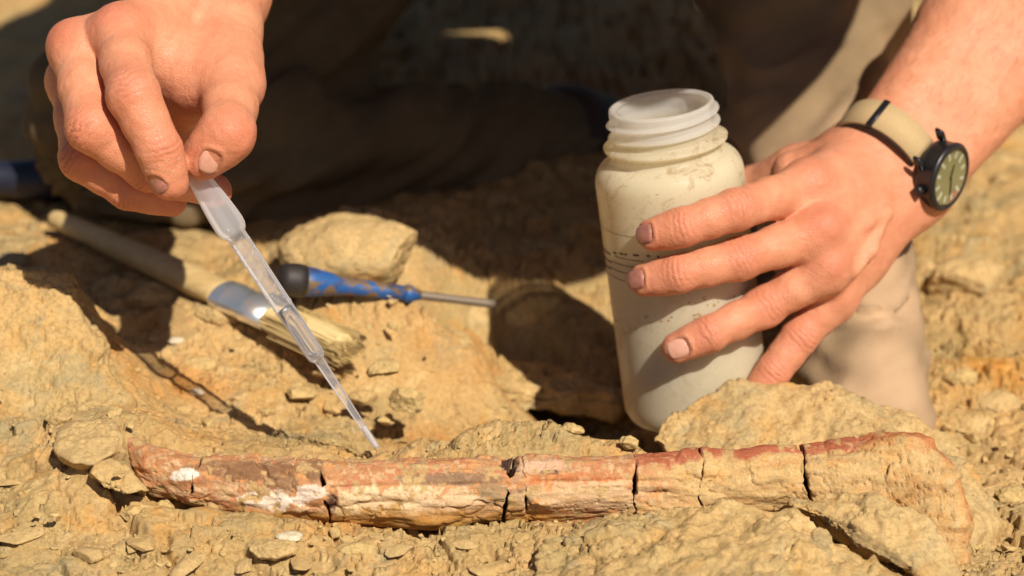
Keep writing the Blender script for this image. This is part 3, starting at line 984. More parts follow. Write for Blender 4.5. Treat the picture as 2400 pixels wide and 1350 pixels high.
def bone_fragment(x0, x1, tilt0=0.0, tilt1=0.0, shift=(0, 0, 0), seed=0):
    """fragment between photo x0 and x1; the break faces lean by tilt (px along the girth)"""
    nseg = 150
    nst = max(6, int((x1 - x0) / 3.2))
    rows = []
    cen = []
    for i in range(nst + 1):
        rows.append(i / nst)
    th = np.linspace(0, 2 * math.pi, nseg, endpoint=False)
    V = np.zeros((nst + 1, nseg, 3))
    SX = np.zeros((nst + 1, nseg)); SY = np.zeros((nst + 1, nseg))
    wob0 = fbm2(np.cos(th) * 3 + seed, np.sin(th) * 3, 4, 200 + seed) * 7
    wob1 = fbm2(np.cos(th) * 3 + seed + 9, np.sin(th) * 3, 4, 300 + seed) * 7
    if x0 < 220: wob0 *= 0
    if x1 > 2270: wob1 *= 0
    sc = None
    for i, f in enumerate(rows):
        # th: 0 = up (towards top edge in view), pi/2 = towards the lens
        xx0 = x0 + tilt0 * np.cos(th) + wob0
        xx1 = x1 + tilt1 * np.cos(th) + wob1
        x = np.clip(xx0 + (xx1 - xx0) * f, 215, 2274)
        top, r, z = bone_axis(x)
        yc = top + r
        # distance of the axis from the ray / plane meeting
        rz = CAM_U.z * (675 - yc) * K - CAM_B.z
        d = (z - CAM_H) / rz
        rw = r * K * d
        cx = (x - 1200) * K * d
        ccam_u = (675 - yc) * K * d
        flat = np.interp(x, [215, 400, 1600, 2100, 2274], [.8, .95, .95, .62, .6])
        # mild long-bone flattening: ridge line at th ~ 55 deg
        rr = rw * (1 + 0.05 * np.cos(3 * (th - 0.9)) + 0.03 * np.cos(2 * th + x * 0.004))
        uu = ccam_u + rr * np.cos(th)
        bb = -d + rr * flat * np.sin(th)
        V[i, :, 0] = cx
        V[i, :, 1] = CAM_U.y * uu + CAM_B.y * bb
        V[i, :, 2] = CAM_H + CAM_U.z * uu + CAM_B.z * bb
        SX[i] = x; SY[i] = yc - r * np.cos(th)
    # relief: long grain, flakes, dents
    P = V.reshape(-1, 3)
    sx, sy = SX.reshape(-1), SY.reshape(-1)
    idx = np.arange((nst + 1) * nseg).reshape(nst + 1, nseg)
    Q = np.stack([idx[:-1], np.roll(idx, -1, 1)[:-1], np.roll(idx, -1, 1)[1:], idx[1:]], -1).reshape(-1, 4)
    N = vnormals(P, Q)
    if (N[:, :] * (P - P.mean(0))).sum() < 0:
        Q = Q[:, ::-1]; N = -N
    x, y, z = P.T
    disp = fbm(x * 28, y * 60, z * 60, 4, 401) * 0.0019
    disp += fbm(x * 60, y * 330, z * 330, 4, 411) * 0.0006
    hv, tl, ed = plates2(sx / 70 + fbm2(sx / 40, sy / 40, 3, 3) * .25, sy / 34 + fbm2(sx / 40, sy / 40, 3, 7) * .25, 421)
    disp += sstep(-.1, .3, fbm2(sx / 110, sy / 70, 2, 431)) * (hv * 0.0011 - 0.0010 * (1 - sstep(0, .08, ed)))
    # flaked recess and small knob near the middle
    ck = np.abs(fbm2(sx / 75 + 5, sy / 26, 4, 441))
    disp -= 0.0011 * (1 - sstep(0, .045, ck)) * sstep(-.1, .25, fbm2(sx / 150, sy / 60, 2, 451))
    ck = np.abs(fbm2(sx / 28 + 5, sy / 60, 4, 461))
    disp -= 0.0008 * (1 - sstep(0, .05, ck)) * sstep(.0, .3, fbm2(sx / 120, sy / 60, 2, 471))
    disp -= 0.0018 * np.exp(-(((sx - 785) / 20) ** 2 + ((sy - 1165) / 26) ** 2) * 1.2)
    disp -= 0.0022 * sstep(0, 1, 1 - (((sx - 1190) / 30) ** 2 + ((sy - 1085) / 22) ** 2))
    disp -= 0.0012 * (1 - sstep(0.0, 6.0, np.abs(sy - (1140 - (sx - 600) * .02)))) * sstep(760, 800, sx) * (1 - sstep(1500, 1560, sx))
    P = P + N * disp[:, None]
    # colour of the fossil: salmon, orange, grey-brown bark, white mineral patches, buff crust to the right; shade painted in recesses and underside
    nz1 = fbm2(sx / 60, sy / 30, 4, 501); nz2 = fbm2(sx / 30, sy / 22, 4, 511); nz3 = fbm2(sx / 14, sy / 12, 3, 521)
    colr = np.tile(np.array([0.51, 0.250, 0.110]), (len(P), 1))

    def lay(w, c):
        nonlocal colr
        w = np.clip(w, 0, 1)[:, None]
        colr = colr * (1 - w) + np.array(c) * w
    lay(sstep(0.0, .35, nz1) * .8, (0.66, 0.33, 0.125))
    lay(sstep(0.05, .45, nz2) * .75, (0.54, 0.21, 0.115))
    lay(sstep(0.10, .30, nz3) * .75, (0.68, 0.46, 0.26))
    lay(sstep(0.15, .45, nz1 * .6 + nz3 * .5) * .6, (0.34, 0.19, 0.10))

    def patch(cx, cy, rx, ry, c, hard=.5, amt=1.0):
        e = 1 - np.sqrt(((sx - cx) / rx) ** 2 + ((sy - cy) / ry) ** 2) + nz2 * .28 + nz3 * .22
        lay(sstep(0, hard * .5, e) * amt, c)
    patch(600, 1102, 125, 26, (0.25, 0.135, 0.068), .5, .95)
    patch(520, 1092, 110, 14, (0.30, 0.16, 0.08), .5, .8)
    patch(680, 1125, 60, 22, (0.27, 0.15, 0.075), .5, .9)
    patch(745, 1110, 32, 30, (0.24, 0.135, 0.07), .5, .9)
    patch(440, 1108, 38, 14, (0.80, 0.74, 0.62), .3)
    patch(650, 1166, 85, 24, (0.78, 0.66, 0.53), .3)
    patch(735, 1150, 44, 26, (0.76, 0.62, 0.50), .35)
    patch(785, 1170, 20, 28, (0.10, 0.045, 0.03), .4)  # near-black in the dent: painted shade
    patch(812, 1163, 16, 16, (0.60, 0.24, 0.10), .4)
    patch(930, 1172, 175, 46, (0.72, 0.53, 0.31), .5)
    patch(1100, 1178, 120, 48, (0.68, 0.48, 0.28), .5, .9)
    patch(1060, 1120, 140, 14, (0.24, 0.15, 0.09), .5, .85)
    patch(1150, 1145, 50, 22, (0.33, 0.24, 0.13), .5, .8)
    patch(1230, 1155, 36, 26, (0.30, 0.22, 0.13), .5, .8)
    patch(1260, 1095, 80, 16, (0.66, 0.45, 0.30), .5, .8)
    patch(1195, 1085, 26, 24, (0.05, 0.025, 0.02), .5)  # black in the crack recess, shade put into the colour
    patch(1290, 1107, 26, 7, (0.10, 0.07, 0.09), .4, .9)
    patch(1350, 1125, 150, 18, (0.54, 0.19, 0.07), .5, .8)
    patch(1380, 1160, 180, 48, (0.66, 0.46, 0.26), .5, .85)
    edge_n = nz2 * 9 + nz1 * 8
    top, r, _z = bone_axis(sx)
    rim = sy - top
    buff = sstep(1440, 1600, sx + nz1 * 60) * sstep(14, 26, rim + edge_n)
    lay(buff, (0.58, 0.385, 0.165))
    lay(buff * sstep(.1, .45, nz1) * .6, (0.58, 0.32, 0.115))
    lay(buff * sstep(.1, .5, nz3 + nz2 * .5) * .6, (0.62, 0.46, 0.24))
    lay(sstep(1440, 1520, sx) * (1 - sstep(12, 26, rim + edge_n)), (0.40, 0.125, 0.06))
    lay(sstep(1980, 2060, sx) * (1 - sstep(20, 60, rim + edge_n)) * .55, (0.55, 0.235, 0.085))
    lay(sstep(2215, 2255, sx + edge_n) * .6, (0.57, 0.29, 0.10))
    lay((1 - sstep(250, 430, sx)) * .5, (0.52, 0.23, 0.115))
    lay(sstep(.15, .45, nz2 * .8 + nz3 * .5 + (1 - sstep(255, 350, sx)) * .55 - .2) * (1 - sstep(300, 480, sx)), (0.50, 0.34, 0.15))
    lay(sstep(.05, .3, nz2 + nz3 * .6 + sstep(2 * r - 34, 2 * r - 4, rim) * .7 - .45), (0.50, 0.335, 0.145))
    lay(sstep(1180, 1212, sy + edge_n) * (1 - sstep(1250, 1350, sx)) * .8, (0.42, 0.20, 0.035))  # dark orange along the lower edge is painted shade
    # cap faces
    P = P + np.array(shift)
    nv = len(P)
    c0, c1 = P[:nseg].mean(0), P[-nseg:].mean(0)
    r0, r1 = P[:nseg] * .97 + c0 * .03, P[-nseg:] * .97 + c1 * .03
    P = np.concatenate([P, (r0 + c0 * 3) / 4, (r1 + c1 * 3) / 4])
    colr = np.concatenate([colr, np.tile([0.12, .06, .04], (nseg * 2, 1))])
    a = np.arange(nseg); b = (a + 1) % nseg
    q0 = np.stack([a, b, nv + b, nv + a], 1)[:, ::-1]
    q1 = np.stack([idx[-1][a], idx[-1][b], nv + nseg + b, nv + nseg + a], 1)
    me = mesh_np('bone_fragment', P, np.concatenate([Q, q0, q1]))
    vcol(me, 'stain_and_shade', colr)
    return me


BONE = empty('fossil_bone', G(1200, 1150, 0))
tag(BONE, 'long cracked reddish fossil bone half buried across the foreground rock', 'fossil')
gap = 2.2
cuts = [(215, 0), (462, 14), (765, -16), (1187, 12), (1233, -4), (1483, 3), (1637, 4), (1882, -10), (2274, 0)]
shifts = [(0, 0, 0), (0, -.0003, .0005), (0, 0, .0002), (.0002, -.0006, -.0006), (0, .0002, .0004), (0, -.0002, 0), (0, .0002, .0005), (.0003, -.0006, .0008)]
for i in range(8):
    g0 = gap * (1.9 if i == 3 else 1); g1 = gap * (1.9 if i == 2 else 1)
    if i == 7: g0 = 4.5
    if i == 6: g1 = 3.5
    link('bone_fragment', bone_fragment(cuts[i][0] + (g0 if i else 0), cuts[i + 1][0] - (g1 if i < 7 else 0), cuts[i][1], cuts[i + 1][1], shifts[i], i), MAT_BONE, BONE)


# ------------------------------------------------------------------ bottle
def bottle_material():
    m = M('frosted_polyethylene')
    co = m.coord('Object')
    dirt = m.ramp(m.noise(co, 75, 7, 0.72, 1.0), [(0.53, 0.0), (0.66, 0.75)])
    band = m.n('ShaderNodeAttribute', attribute_name='grime')
    dirt2 = m.mix(1.0, dirt, band.outputs['Color'], 'MULTIPLY')
    col = m.mix(dirt2, m.mix(m.ramp(band.outputs['Color'], [(0.0, 0.0), (0.25, 1.0)]), (0.88, 0.87, 0.85), (0.90, 0.84, 0.66)), (0.52, 0.33, 0.12))
    speck = m.ramp(m.noise(co, 520, 3, 0.6), [(0.66, 0.0), (0.72, 1.0)])
    col = m.mix(m.mix(1.0, speck, band.outputs['Color'], 'MULTIPLY'), col, (0.30, 0.17, 0.06))
    m.set(Base_Color=col, Roughness=0.40)
    m.b.inputs['Specular IOR Level'].default_value = 0.25
    m.l(m.bump(m.noise(co, 420, 3, 0.6), 0.15, 0.0006), m.b.inputs['Normal'])
    tr = m.n('ShaderNodeBsdfTranslucent')
    m.l(m.mix(1.0, col, (1.0, 0.93, 0.76), 'MULTIPLY'), tr.inputs['Color'])
    tp = m.n('ShaderNodeBsdfTransparent')
    mx = m.n('ShaderNodeMixShader'); mx.inputs[0].default_value = 0.55
    m.l(m.b.outputs[0], mx.inputs[1]); m.l(tr.outputs[0], mx.inputs[2])
    mx2 = m.n('ShaderNodeMixShader'); cl = m.n('ShaderNodeAttribute', attribute_name='clear')
    m.l(cl.outputs['Fac'], mx2.inputs[0])
    m.l(mx.outputs[0], mx2.inputs[1]); m.l(tp.outputs[0], mx2.inputs[2])
    m.l(mx2.outputs[0], m.out.inputs['Surface'])
    return m.m


B_BOT = C(1635, 962, 1.128)
B_TOP = C(1549, 243, 1.072)
B_AX = (B_TOP - B_BOT).normalized()
B_H = (B_TOP - B_BOT).length
R_B = 0.0365
BOT = empty('bottle', B_BOT)
tag(BOT, 'wide mouthed frosted white plastic bottle without lid held upright behind the bone', 'bottle')
prof = [(0.0, .0), (0.0, .026), (.0006, .031), (.003, .0348), (.007, R_B)]
z_sh = B_H - .037
for i in range(1, 26): prof.append((.007 + (z_sh - .007) * i / 25, R_B))
for i in range(1, 11):
    t = i / 10 * math.pi / 2
    prof.append((z_sh + .011 * math.sin(t), R_B - .0085 * (1 - math.cos(t))))
zn = z_sh + .011
prof += [(zn + .002, .0272), (zn + .0045, .0266), (zn + .0055, .0285), (zn + .0063, .0302), (zn + .0075, .0304), (zn + .0082, .0285), (zn + .0092, .0262)]
rn = .0256
zt = B_H
nth = 40
for i in range(1, nth):
    h = zn + .0092 + (zt - .0012 - zn - .0092) * i / nth
    prof.append((h, rn))
prof += [(zt - .0004, rn - .0002), (zt, rn - .0010), (zt - .0002, rn - .0020), (zt - .0012, rn - .0026)]
inner = [(h, max(r - .0016, .0)) for (h, r) in prof if h < zt - .001]
inner = [(max(h, .0018), r) for h, r in inner][::-1]
th_lo, th_hi = zn + .0105, zt - .0022
def thread(h, t):
    return 1.0
me = lathe('bottle_wall', B_BOT, B_AX, prof + [(h, min(r, rn - .0026) if h > zn else r) for h, r in inner if r > 0], 96)
V = np.empty(len(me.vertices) * 3, np.float32); me.vertices.foreach_get('co', V); V = V.reshape(-1, 3)
ax = np.array(B_AX); b0 = np.array(B_BOT)
hh = (V - b0) @ ax
radv = (V - b0) - hh[:, None] * ax; rr = np.linalg.norm(radv, axis=1)
bu, bv, _ = frame_from(B_AX)
ang = np.arctan2(radv @ np.array(bv), radv @ np.array(bu))
outer = (rr > rn - .0009) & (hh > th_lo) & (hh < th_hi)
ph = ((hh - th_lo) / .0062 - ang / (2 * math.pi)) % 1.0
bump = np.exp(-((ph - .5) / .16) ** 2) * .0021 * sstep(th_lo, th_lo + .002, hh) * (1 - sstep(th_hi - .002, th_hi, hh))
V = V + (radv / np.maximum(rr, 1e-6)[:, None]) * (bump * outer)[:, None]
me.vertices.foreach_set('co', V.astype(np.float32).ravel()); me.update()
gr = 0.25 + .75 * sstep(z_sh - .035, z_sh, hh) * (1 - sstep(zn + .008, zn + .014, hh)) + .5 * np.exp(-((hh - z_sh * .42) / .008) ** 2)
vcol(me, 'grime', np.stack([np.clip(gr, 0, 1)] * 3, 1) * (1 - sstep(zn + .010, zn + .016, hh))[:, None])
a_ = me.attributes.new('clear', 'FLOAT', 'POINT')
a_.data.foreach_set('value', (.20 + .22 * sstep(zn + .004, zn + .012, hh)).astype(np.float32))
MAT_BOT = bottle_material()
link('bottle_wall', me, MAT_BOT, BOT)
# liquid inside
ml = M('clouded_consolidant')
ml.set(Base_Color=(0.50, 0.30, 0.085), Roughness=0.25)
ml.b.inputs['Subsurface Weight'].default_value = 0.0
trn = ml.n('ShaderNodeBsdfTranslucent'); trn.inputs['Color'].default_value = (0.58, 0.40, 0.15, 1)
mxl = ml.n('ShaderNodeMixShader'); mxl.inputs[0].default_value = .55
ml.l(ml.b.outputs[0], mxl.inputs[1]); ml.l(trn.outputs[0], mxl.inputs[2]); ml.l(mxl.outputs[0], ml.out.inputs['Surface'])
rl = R_B - .0022
lv = B_H * .575
me = lathe('liquid', B_BOT, B_AX, [(.0030, .0001), (.0030, .029), (.006, .0332), (.010, rl), (lv * .5, rl), (lv, rl), (lv + .0004, rl - .001), (lv, rl - .003), (lv, .0001)], 64)
link('liquid', me, ml.m, BOT)
# printed graduation on the wall: rows of small marks and rules
mk = M('printed_ink'); mk.set(Base_Color=(0.055, 0.045, 0.03), Roughness=0.6)


def bottle_patch(bm, h0, h1, a0, a1, off=.00025, n=10):
    vs = []
    for i in range(n + 1):
        a = a0 + (a1 - a0) * i / n
        d = bu * math.cos(a) + bv * math.sin(a)
        vs.append((bm.verts.new(B_BOT + B_AX * h0 + d * (R_B + off)), bm.verts.new(B_BOT + B_AX * h1 + d * (R_B + off))))
    for i in range(n):
        bm.faces.new((vs[i][0], vs[i + 1][0], vs[i + 1][1], vs[i][1]))


def bot_ang(px, py):
    """angle and height on the bottle wall under a photo pixel"""
    o = Vector((0, 0, CAM_H)); dr = (C(px, py, 1.0) - o).normalized()
    w = o - B_BOT
    A = dr - B_AX * dr.dot(B_AX); Bq = w - B_AX * w.dot(B_AX)
    qa, qb, qc = A.dot(A), 2 * A.dot(Bq), Bq.dot(Bq) - R_B ** 2
    t = (-qb - math.sqrt(max(qb * qb - 4 * qa * qc, 0))) / (2 * qa)
    p = w + dr * t
    return math.atan2(p.dot(bv), p.dot(bu)), p.dot(B_AX)


def ink_row(segs, thick):
    bm = bmesh.new()
    for (x0, y0, x1, y1) in segs:
        a0, h0 = bot_ang(x0, y0); a1, h1 = bot_ang(x1, y1)
        h = (h0 + h1) / 2
        bottle_patch(bm, h - thick / 2, h + thick / 2, a0, a1)
    me = bm_mesh('printed_mark', bm)
    link('printed_mark', me, mk.m, BOT)


ink_row([(1412, 583, 1431, 589)], .0011)
ink_row([(1416, 602, 1433, 607)], .0010)
ink_row([(1418, 619, 1432, 624)], .0010)
for k, (a, b) in enumerate(((1438, 1446), (1452, 1462), (1464, 1470), (1484, 1498), (1516, 1524), (1540, 1546))):
    ink_row([(a, 592 + k * 1.6, b, 593.5 + k * 1.8)], .0010)
ink_row([(1440, 602, 1510, 609)], .0004)
ink_row([(1434, 615, 1490, 622)], .0004)
ink_row([(1430, 629, 1470, 636)], .0004)
ink_row([(1428, 645, 1466, 653)], .0004)
ink_row([(1404, 534, 1484, 541)], .0003)
# mould seam line lower down, dirt streak
ms = M('dried_mud'); ms.set(Base_Color=(0.36, 0.23, 0.09), Roughness=0.9)
bm = bmesh.new()
rs = random.Random(3)
for i in range(46):
    px = rs.uniform(1440, 1750); py = 752 + rs.gauss(0, 7) - (px - 1440) * .03
    if i > 26:
        px, py = rs.uniform(1600, 1740), rs.uniform(690, 750)
    a, h = bot_ang(px, py)
    s = rs.uniform(.0002, .0007)
    bottle_patch(bm, h - s, h + s * rs.uniform(.6, 1.3), a - s / R_B, a + s / R_B * rs.uniform(.8, 2.2), .0002, 2)
tag(link('mud_spots', bm_mesh('mud_spots', bm), ms.m, BOT), kind='stuff')


# ------------------------------------------------------------------ pipette
def plastic_clear(name, milky):
    m = M(name)
    m.set(Base_Color=(0.88, 0.88, 0.92), Roughness=0.12)
    m.b.inputs['Specular IOR Level'].default_value = 0.55
    tr = m.n('ShaderNodeBsdfTranslucent'); tr.inputs['Color'].default_value = (0.92, 0.92, 0.95, 1)
    tp = m.n('ShaderNodeBsdfTransparent'); tp.inputs['Color'].default_value = (0.97, 0.97, 0.98, 1)
    a = m.n('ShaderNodeMixShader'); a.inputs[0].default_value = 0.5
    m.l(m.b.outputs[0], a.inputs[1]); m.l(tr.outputs[0], a.inputs[2])
    fr = m.n('ShaderNodeFresnel'); fr.inputs['IOR'].default_value = 1.5
    f = m.n('ShaderNodeMath', operation='MULTIPLY_ADD'); f.inputs[1].default_value = 1.3; f.inputs[2].default_value = milky
    f.use_clamp = True
    m.l(fr.outputs[0], f.inputs[0])
    b = m.n('ShaderNodeMixShader')
    m.l(f.outputs[0], b.inputs[0]); m.l(tp.outputs[0], b.inputs[1]); m.l(a.outputs[0], b.inputs[2])
    m.l(b.outputs[0], m.out.inputs['Surface'])
    return m.m


P_TOP = C(432, 368, 0.990)
P_TIP = C(884, 1050, 1.026)
P_AX = (P_TIP - P_TOP).normalized()
P_L = (P_TIP - P_TOP).length
PIP = empty('pipette', P_TOP)
tag(PIP, 'clear plastic transfer pipette slanting from pinched fingers down to the bone', 'pipette')
S = P_L / 822.0
MAT_PB = plastic_clear('milky_polyethylene', 0.30)
MAT_PS = plastic_clear('clear_polyethylene', 0.15)
bulb = [(0, .3), (2, 7), (7, 13), (15, 17), (30, 20), (60, 25), (100, 30), (135, 33.5), (165, 35.5), (185, 36), (198, 34.5), (207, 31), (213, 26.5)]
link('bulb', lathe('bulb', P_TOP, P_AX, [(h * S, r * S) for h, r in bulb], 40, squash=lambda h: (1.0, 1.0)), MAT_PB, PIP)
stem = [(213.5, 24.4), (216, 23.6), (260, 23.6), (330, 23.3), (404, 23.0), (408, 24.2), (412, 24.2), (416, 22.8), (480, 22.2), (545, 21.6), (556, 20.4), (563, 17), (567, 13.2)]
link('stem', lathe('stem', P_TOP, P_AX, [(h * S, r * S) for h, r in stem], 40), MAT_PS, PIP)
tip = [(567.5, 13.0), (570, 12.4), (600, 11.6), (680, 9.6), (760, 8.2), (815, 7.2), (822, 7.0), (822, 5.0), (815, 5.0), (760, 5.6)]
link('tip', lathe('tip', P_TOP, P_AX, [(h * S, r * S) for h, r in tip], 28), MAT_PS, PIP)
mlq = M('clear_liquid')
mlq.set(Base_Color=(0.93, 0.95, 1.0), Roughness=0.03, Transmission_Weight=1.0, IOR=1.36)
link('liquid', lathe('liquid', P_TOP, P_AX, [(418 * S, .01 * S), (420 * S, 17.5 * S), (470 * S, 18.0 * S), (540 * S, 17.2 * S), (552 * S, 14 * S), (556 * S, .01 * S)], 28), mlq.m, PIP)
mbb = M('droplet'); mbb.set(Base_Color=(0.95, 0.96, 1.0), Roughness=0.05, Transmission_Weight=0.75, IOR=1.33)
bm = bmesh.new()
rs = random.Random(8)
pu, pv, _ = frame_from(P_AX)
for i in range(120):
    h = rs.choice([rs.uniform(225, 400), rs.uniform(225, 330), rs.uniform(395, 430)])
    t = rs.uniform(0, 6.28)
    c = P_TOP + P_AX * (h * S) + (pu * math.cos(t) + pv * math.sin(t)) * (22.3 * S)
    bmesh.ops.create_icosphere(bm, subdivisions=1, radius=rs.uniform(.8, 2.6) * S, matrix=Matrix.Translation(c))
tag(link('droplets', bm_mesh('droplets', bm), mbb.m, PIP), kind='stuff')


# ------------------------------------------------------------------ wooden paintbrush
def wood_mat(name, a, b, rough=.55):
    m = M(name)
    co = m.coord('Object')
    c = m.mix(m.ramp(m.noise(co, 40, 5, .6, .5, (1, 6, 6)), [(.35, 0.), (.65, 1.)]), a, b)
    m.set(Base_Color=c, Roughness=rough)
    return m.m


br0, br1 = on_ground(120, 508, .012), on_ground(640, 742, .020)
b_ax = (br1 - br0).normalized(); b_len = (br1 - br0).length
BR = empty('paintbrush', br0)
tag(BR, 'flat paintbrush with pale wooden handle and white metal ferrule lying on the ground', 'paintbrush')
bu_, bv_, _ = frame_from(b_ax)
S2 = b_len / 572.0


def bsq(h):
    t = sstep(320, 470, np.array(h / S2))
    return (1 + .22 * float(t), 1 - .25 * float(t))


hp = [(0, .5), (2, 10), (8, 15), (18, 18), (60, 20.5), (130, 22), (220, 24.5), (300, 27), (380, 28), (440, 28), (462, 28.5), (466, .5)]
link('handle', lathe('handle', br0, b_ax, [(h * S2, r * S2 * .9) for h, r in hp], 28, squash=bsq), wood_mat('pale_birch', (.60, .43, .20), (.50, .33, .13)), BR)
mf = M('white_metal'); mf.set(Base_Color=(.86, .86, .85), Roughness=.28, Metallic=.85)
fp = [(455, 29.5), (470, 29.8), (474, 30.8), (480, 30.8), (484, 29.6), (520, 29.2), (524, 30.4), (530, 30.4), (534, 29.2), (575, 28.8), (575, 27)]
link('ferrule', lathe('ferrule', br0, b_ax, [(h * S2, r * S2) for h, r in fp], 32, squash=lambda h: (1.22, .74)), mf.m, BR)
mb_ = M('blond_bristle')
cob = mb_.coord('Object')
mb_.set(Base_Color=mb_.mix(mb_.noise(cob, 500, 2, .5, 0, (1, 3, 3)), (.60, .44, .18), (.72, .56, .28)), Roughness=.7)
bm = bmesh.new()
rs = random.Random(4)
tuft = lathe('tuft', br0, b_ax, [(h * S2, r * S2) for h, r in [(566, .1), (566, 25), (620, 27), (690, 28), (725, 26), (738, 20), (742, .1)]], 44, squash=lambda h: (1.25, .74), jitter=lambda h, t: 1 + .035 * math.sin(t * 19) + .03 * math.sin(t * 31 + 1))
bm.from_mesh(tuft)
for i in range(700):
    a, b = rs.uniform(-1, 1), rs.uniform(-1, 1)
    s = br0 + b_ax * (rs.uniform(570, 690) * S2) + bu_ * (a * 33 * S2) + bv_ * (b * 18.5 * S2)
    e = br0 + b_ax * (rs.uniform(728, 756) * S2) + bu_ * (a * 35 * S2 + rs.gauss(0, 2 * S2)) + bv_ * (b * 17 * S2 + rs.gauss(0, 2 * S2))
    w = 1.0 * S2
    for dv in (bu_, bv_):
        bm.faces.new([bm.verts.new(p) for p in (s + dv * w, s - dv * w, e - dv * w * .5, e + dv * w * .5)])
tag(link('bristles', bm_mesh('bristles', bm, False), mb_.m, BR), kind='stuff')

# ------------------------------------------------------------------ blue pick
k0, k1 = on_ground(652, 652, .020), on_ground(1160, 713, .020)
k_ax = (k1 - k0).normalized(); k_len = (k1 - k0).length
S3 = k_len / 512.0
PK = empty('pick', k0)
tag(PK, 'worn blue handled pick with dark butt and thin metal shaft beside the boulder', 'pick')
mbk = M('dark_rubber'); mbk.set(Base_Color=(.022, .016, .014), Roughness=.6)
link('butt_cap', lathe('butt_cap', k0, k_ax, [(h * S3, r * S3) for h, r in [(0, .3), (1, 18), (6, 29), (16, 35), (40, 37), (58, 36), (58.5, 30)]], 32), mbk.m, PK)
mbl = M('chipped_blue_paint')
co = mbl.coord('Object')
chipm = mbl.ramp(mbl.noise(co, 85, 5, .65, .8, (.6, 1.5, 1.5)), [(.515, 0.), (.545, 1.)])
cb = mbl.mix(chipm, (.016, .085, .27), (.15, .095, .05))
cb = mbl.mix(mbl.ramp(mbl.noise(co, 60, 4, .6), [(.56, 0.), (.66, .8)]), cb, (.04, .03, .03))
mbl.set(Base_Color=cb, Roughness=.5)
link('handle', lathe('handle', k0, k_ax, [(h * S3, r * S3) for h, r in [(52, 30), (60, 33.5), (80, 32), (110, 27), (145, 21), (185, 18), (230, 19), (265, 19), (290, 17), (292, 6)]], 32), mbl.m, PK)
link('collar', lathe('collar', k0, k_ax, [(h * S3, r * S3) for h, r in [(288, 9), (290, 17), (298, 21), (308, 20), (316, 15), (330, 11), (331, 6)]], 28), mbl.m, PK)
msh = M('dull_steel'); msh.set(Base_Color=(.24, .19, .14), Roughness=.55, Metallic=.5)
link('shaft', lathe('shaft', k0, k_ax, [(h * S3, r * S3) for h, r in [(326, 10), (360, 10), (420, 9), (490, 10), (505, 10), (512, 6), (513, .2)]], 20), msh.m, PK)

# ------------------------------------------------------------------ navy grip at the left edge
n0 = on_ground(162, 424, .013)
n_ax = Vector((-1, .06, .01)).normalized()
S4 = (n0 - Vector((0, 0, CAM_H))).dot(-CAM_B) * K
NG = empty('tool', n0)
tag(NG, 'dark navy rubber grip end of a tool lying at the left edge behind the hand', 'tool')
mng = M('navy_rubber'); mng.set(Base_Color=(.010, .012, .026), Roughness=.5)
link('grip', lathe('grip', n0, n_ax, [(h * S4, r * S4) for h, r in [(0, .5), (2, 22), (8, 36), (20, 46), (45, 51), (80, 50), (120, 44), (160, 41), (200, 44), (330, 46), (420, 44), (424, 20)]], 36), mng.m, NG)
link('shaft', lathe('shaft', n0, n_ax, [(h * S4, r * S4) for h, r in [(415, 22), (700, 22), (900, 22), (901, .2)]], 24), msh.m, NG)


# ------------------------------------------------------------------ the person
PERSON = empty('person', Vector((0.02, 1.50, 0.0)))
tag(PERSON, 'kneeling person in khaki trousers with bare forearms, pinching a pipette and steadying a bottle', 'person')


def skin_material():
    m = M('skin')
    co = m.coord('Object')
    at = m.n('ShaderNodeAttribute', attribute_name='flush')
    sep = m.n('ShaderNodeSeparateColor')
    m.l(at.outputs['Color'], sep.inputs[0])
    c = m.mix(m.ramp(m.noise(co, 55, 5, .6), [(.35, 0.), (.7, 1.)]), (.60, .238, .126), (.66, .300, .170))
    c = m.mix(m.ramp(m.noise(co, 190, 5, .65), [(.48, 0.), (.72, .55)]), c, (.57, .20, .110))
    c = m.mix(sep.outputs[0], c, (.50, .135, .075))
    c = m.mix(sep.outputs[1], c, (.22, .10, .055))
    c = m.mix(m.ramp(m.noise(co, 420, 2, .5), [(.71, 0.), (.76, .35)]), c, (.36, .16, .09))
    vo = m.n('ShaderNodeTexVoronoi', feature='DISTANCE_TO_EDGE'); vo.inputs['Scale'].default_value = 650
    m.l(co, vo.inputs['Vector'])
    nrm = m.bump(m.noise(co, 150, 5, .6, .6), .40, .0014)
    nrm = m.bump(m.ramp(vo.outputs['Distance'], [(0., 0.), (.12, 1.)]), .42, .00030, nrm)
    m.set(Base_Color=c, Roughness=.50, Normal=nrm, Subsurface_Weight=.18, Subsurface_Radius=(.0045, .0018, .0010), Subsurface_Scale=1.0)
    m.b.inputs['Specular IOR Level'].default_value = .33
    return m.m


MAT_SKIN = skin_material()
mnl = M('nail')
con = mnl.coord('Object')
mnl.set(Base_Color=mnl.mix(mnl.ramp(mnl.noise(con, 300, 4, .6), [(.4, 0.), (.7, 1.)]), (.62, .33, .235), (.55, .26, .18)), Roughness=.30)
MAT_NAIL = mnl.m
mnd = M('nail_shaded')  # darker copy of the nail: shade on three nails put into colour
mnd.set(Base_Color=mnd.mix(mnd.ramp(mnd.noise(mnd.coord('Object'), 300, 4, .6), [(.4, 0.), (.7, 1.)]), (.38, .155, .110), (.26, .10, .075)), Roughness=.38)
MAT_NAIL_SHADED = mnd.m


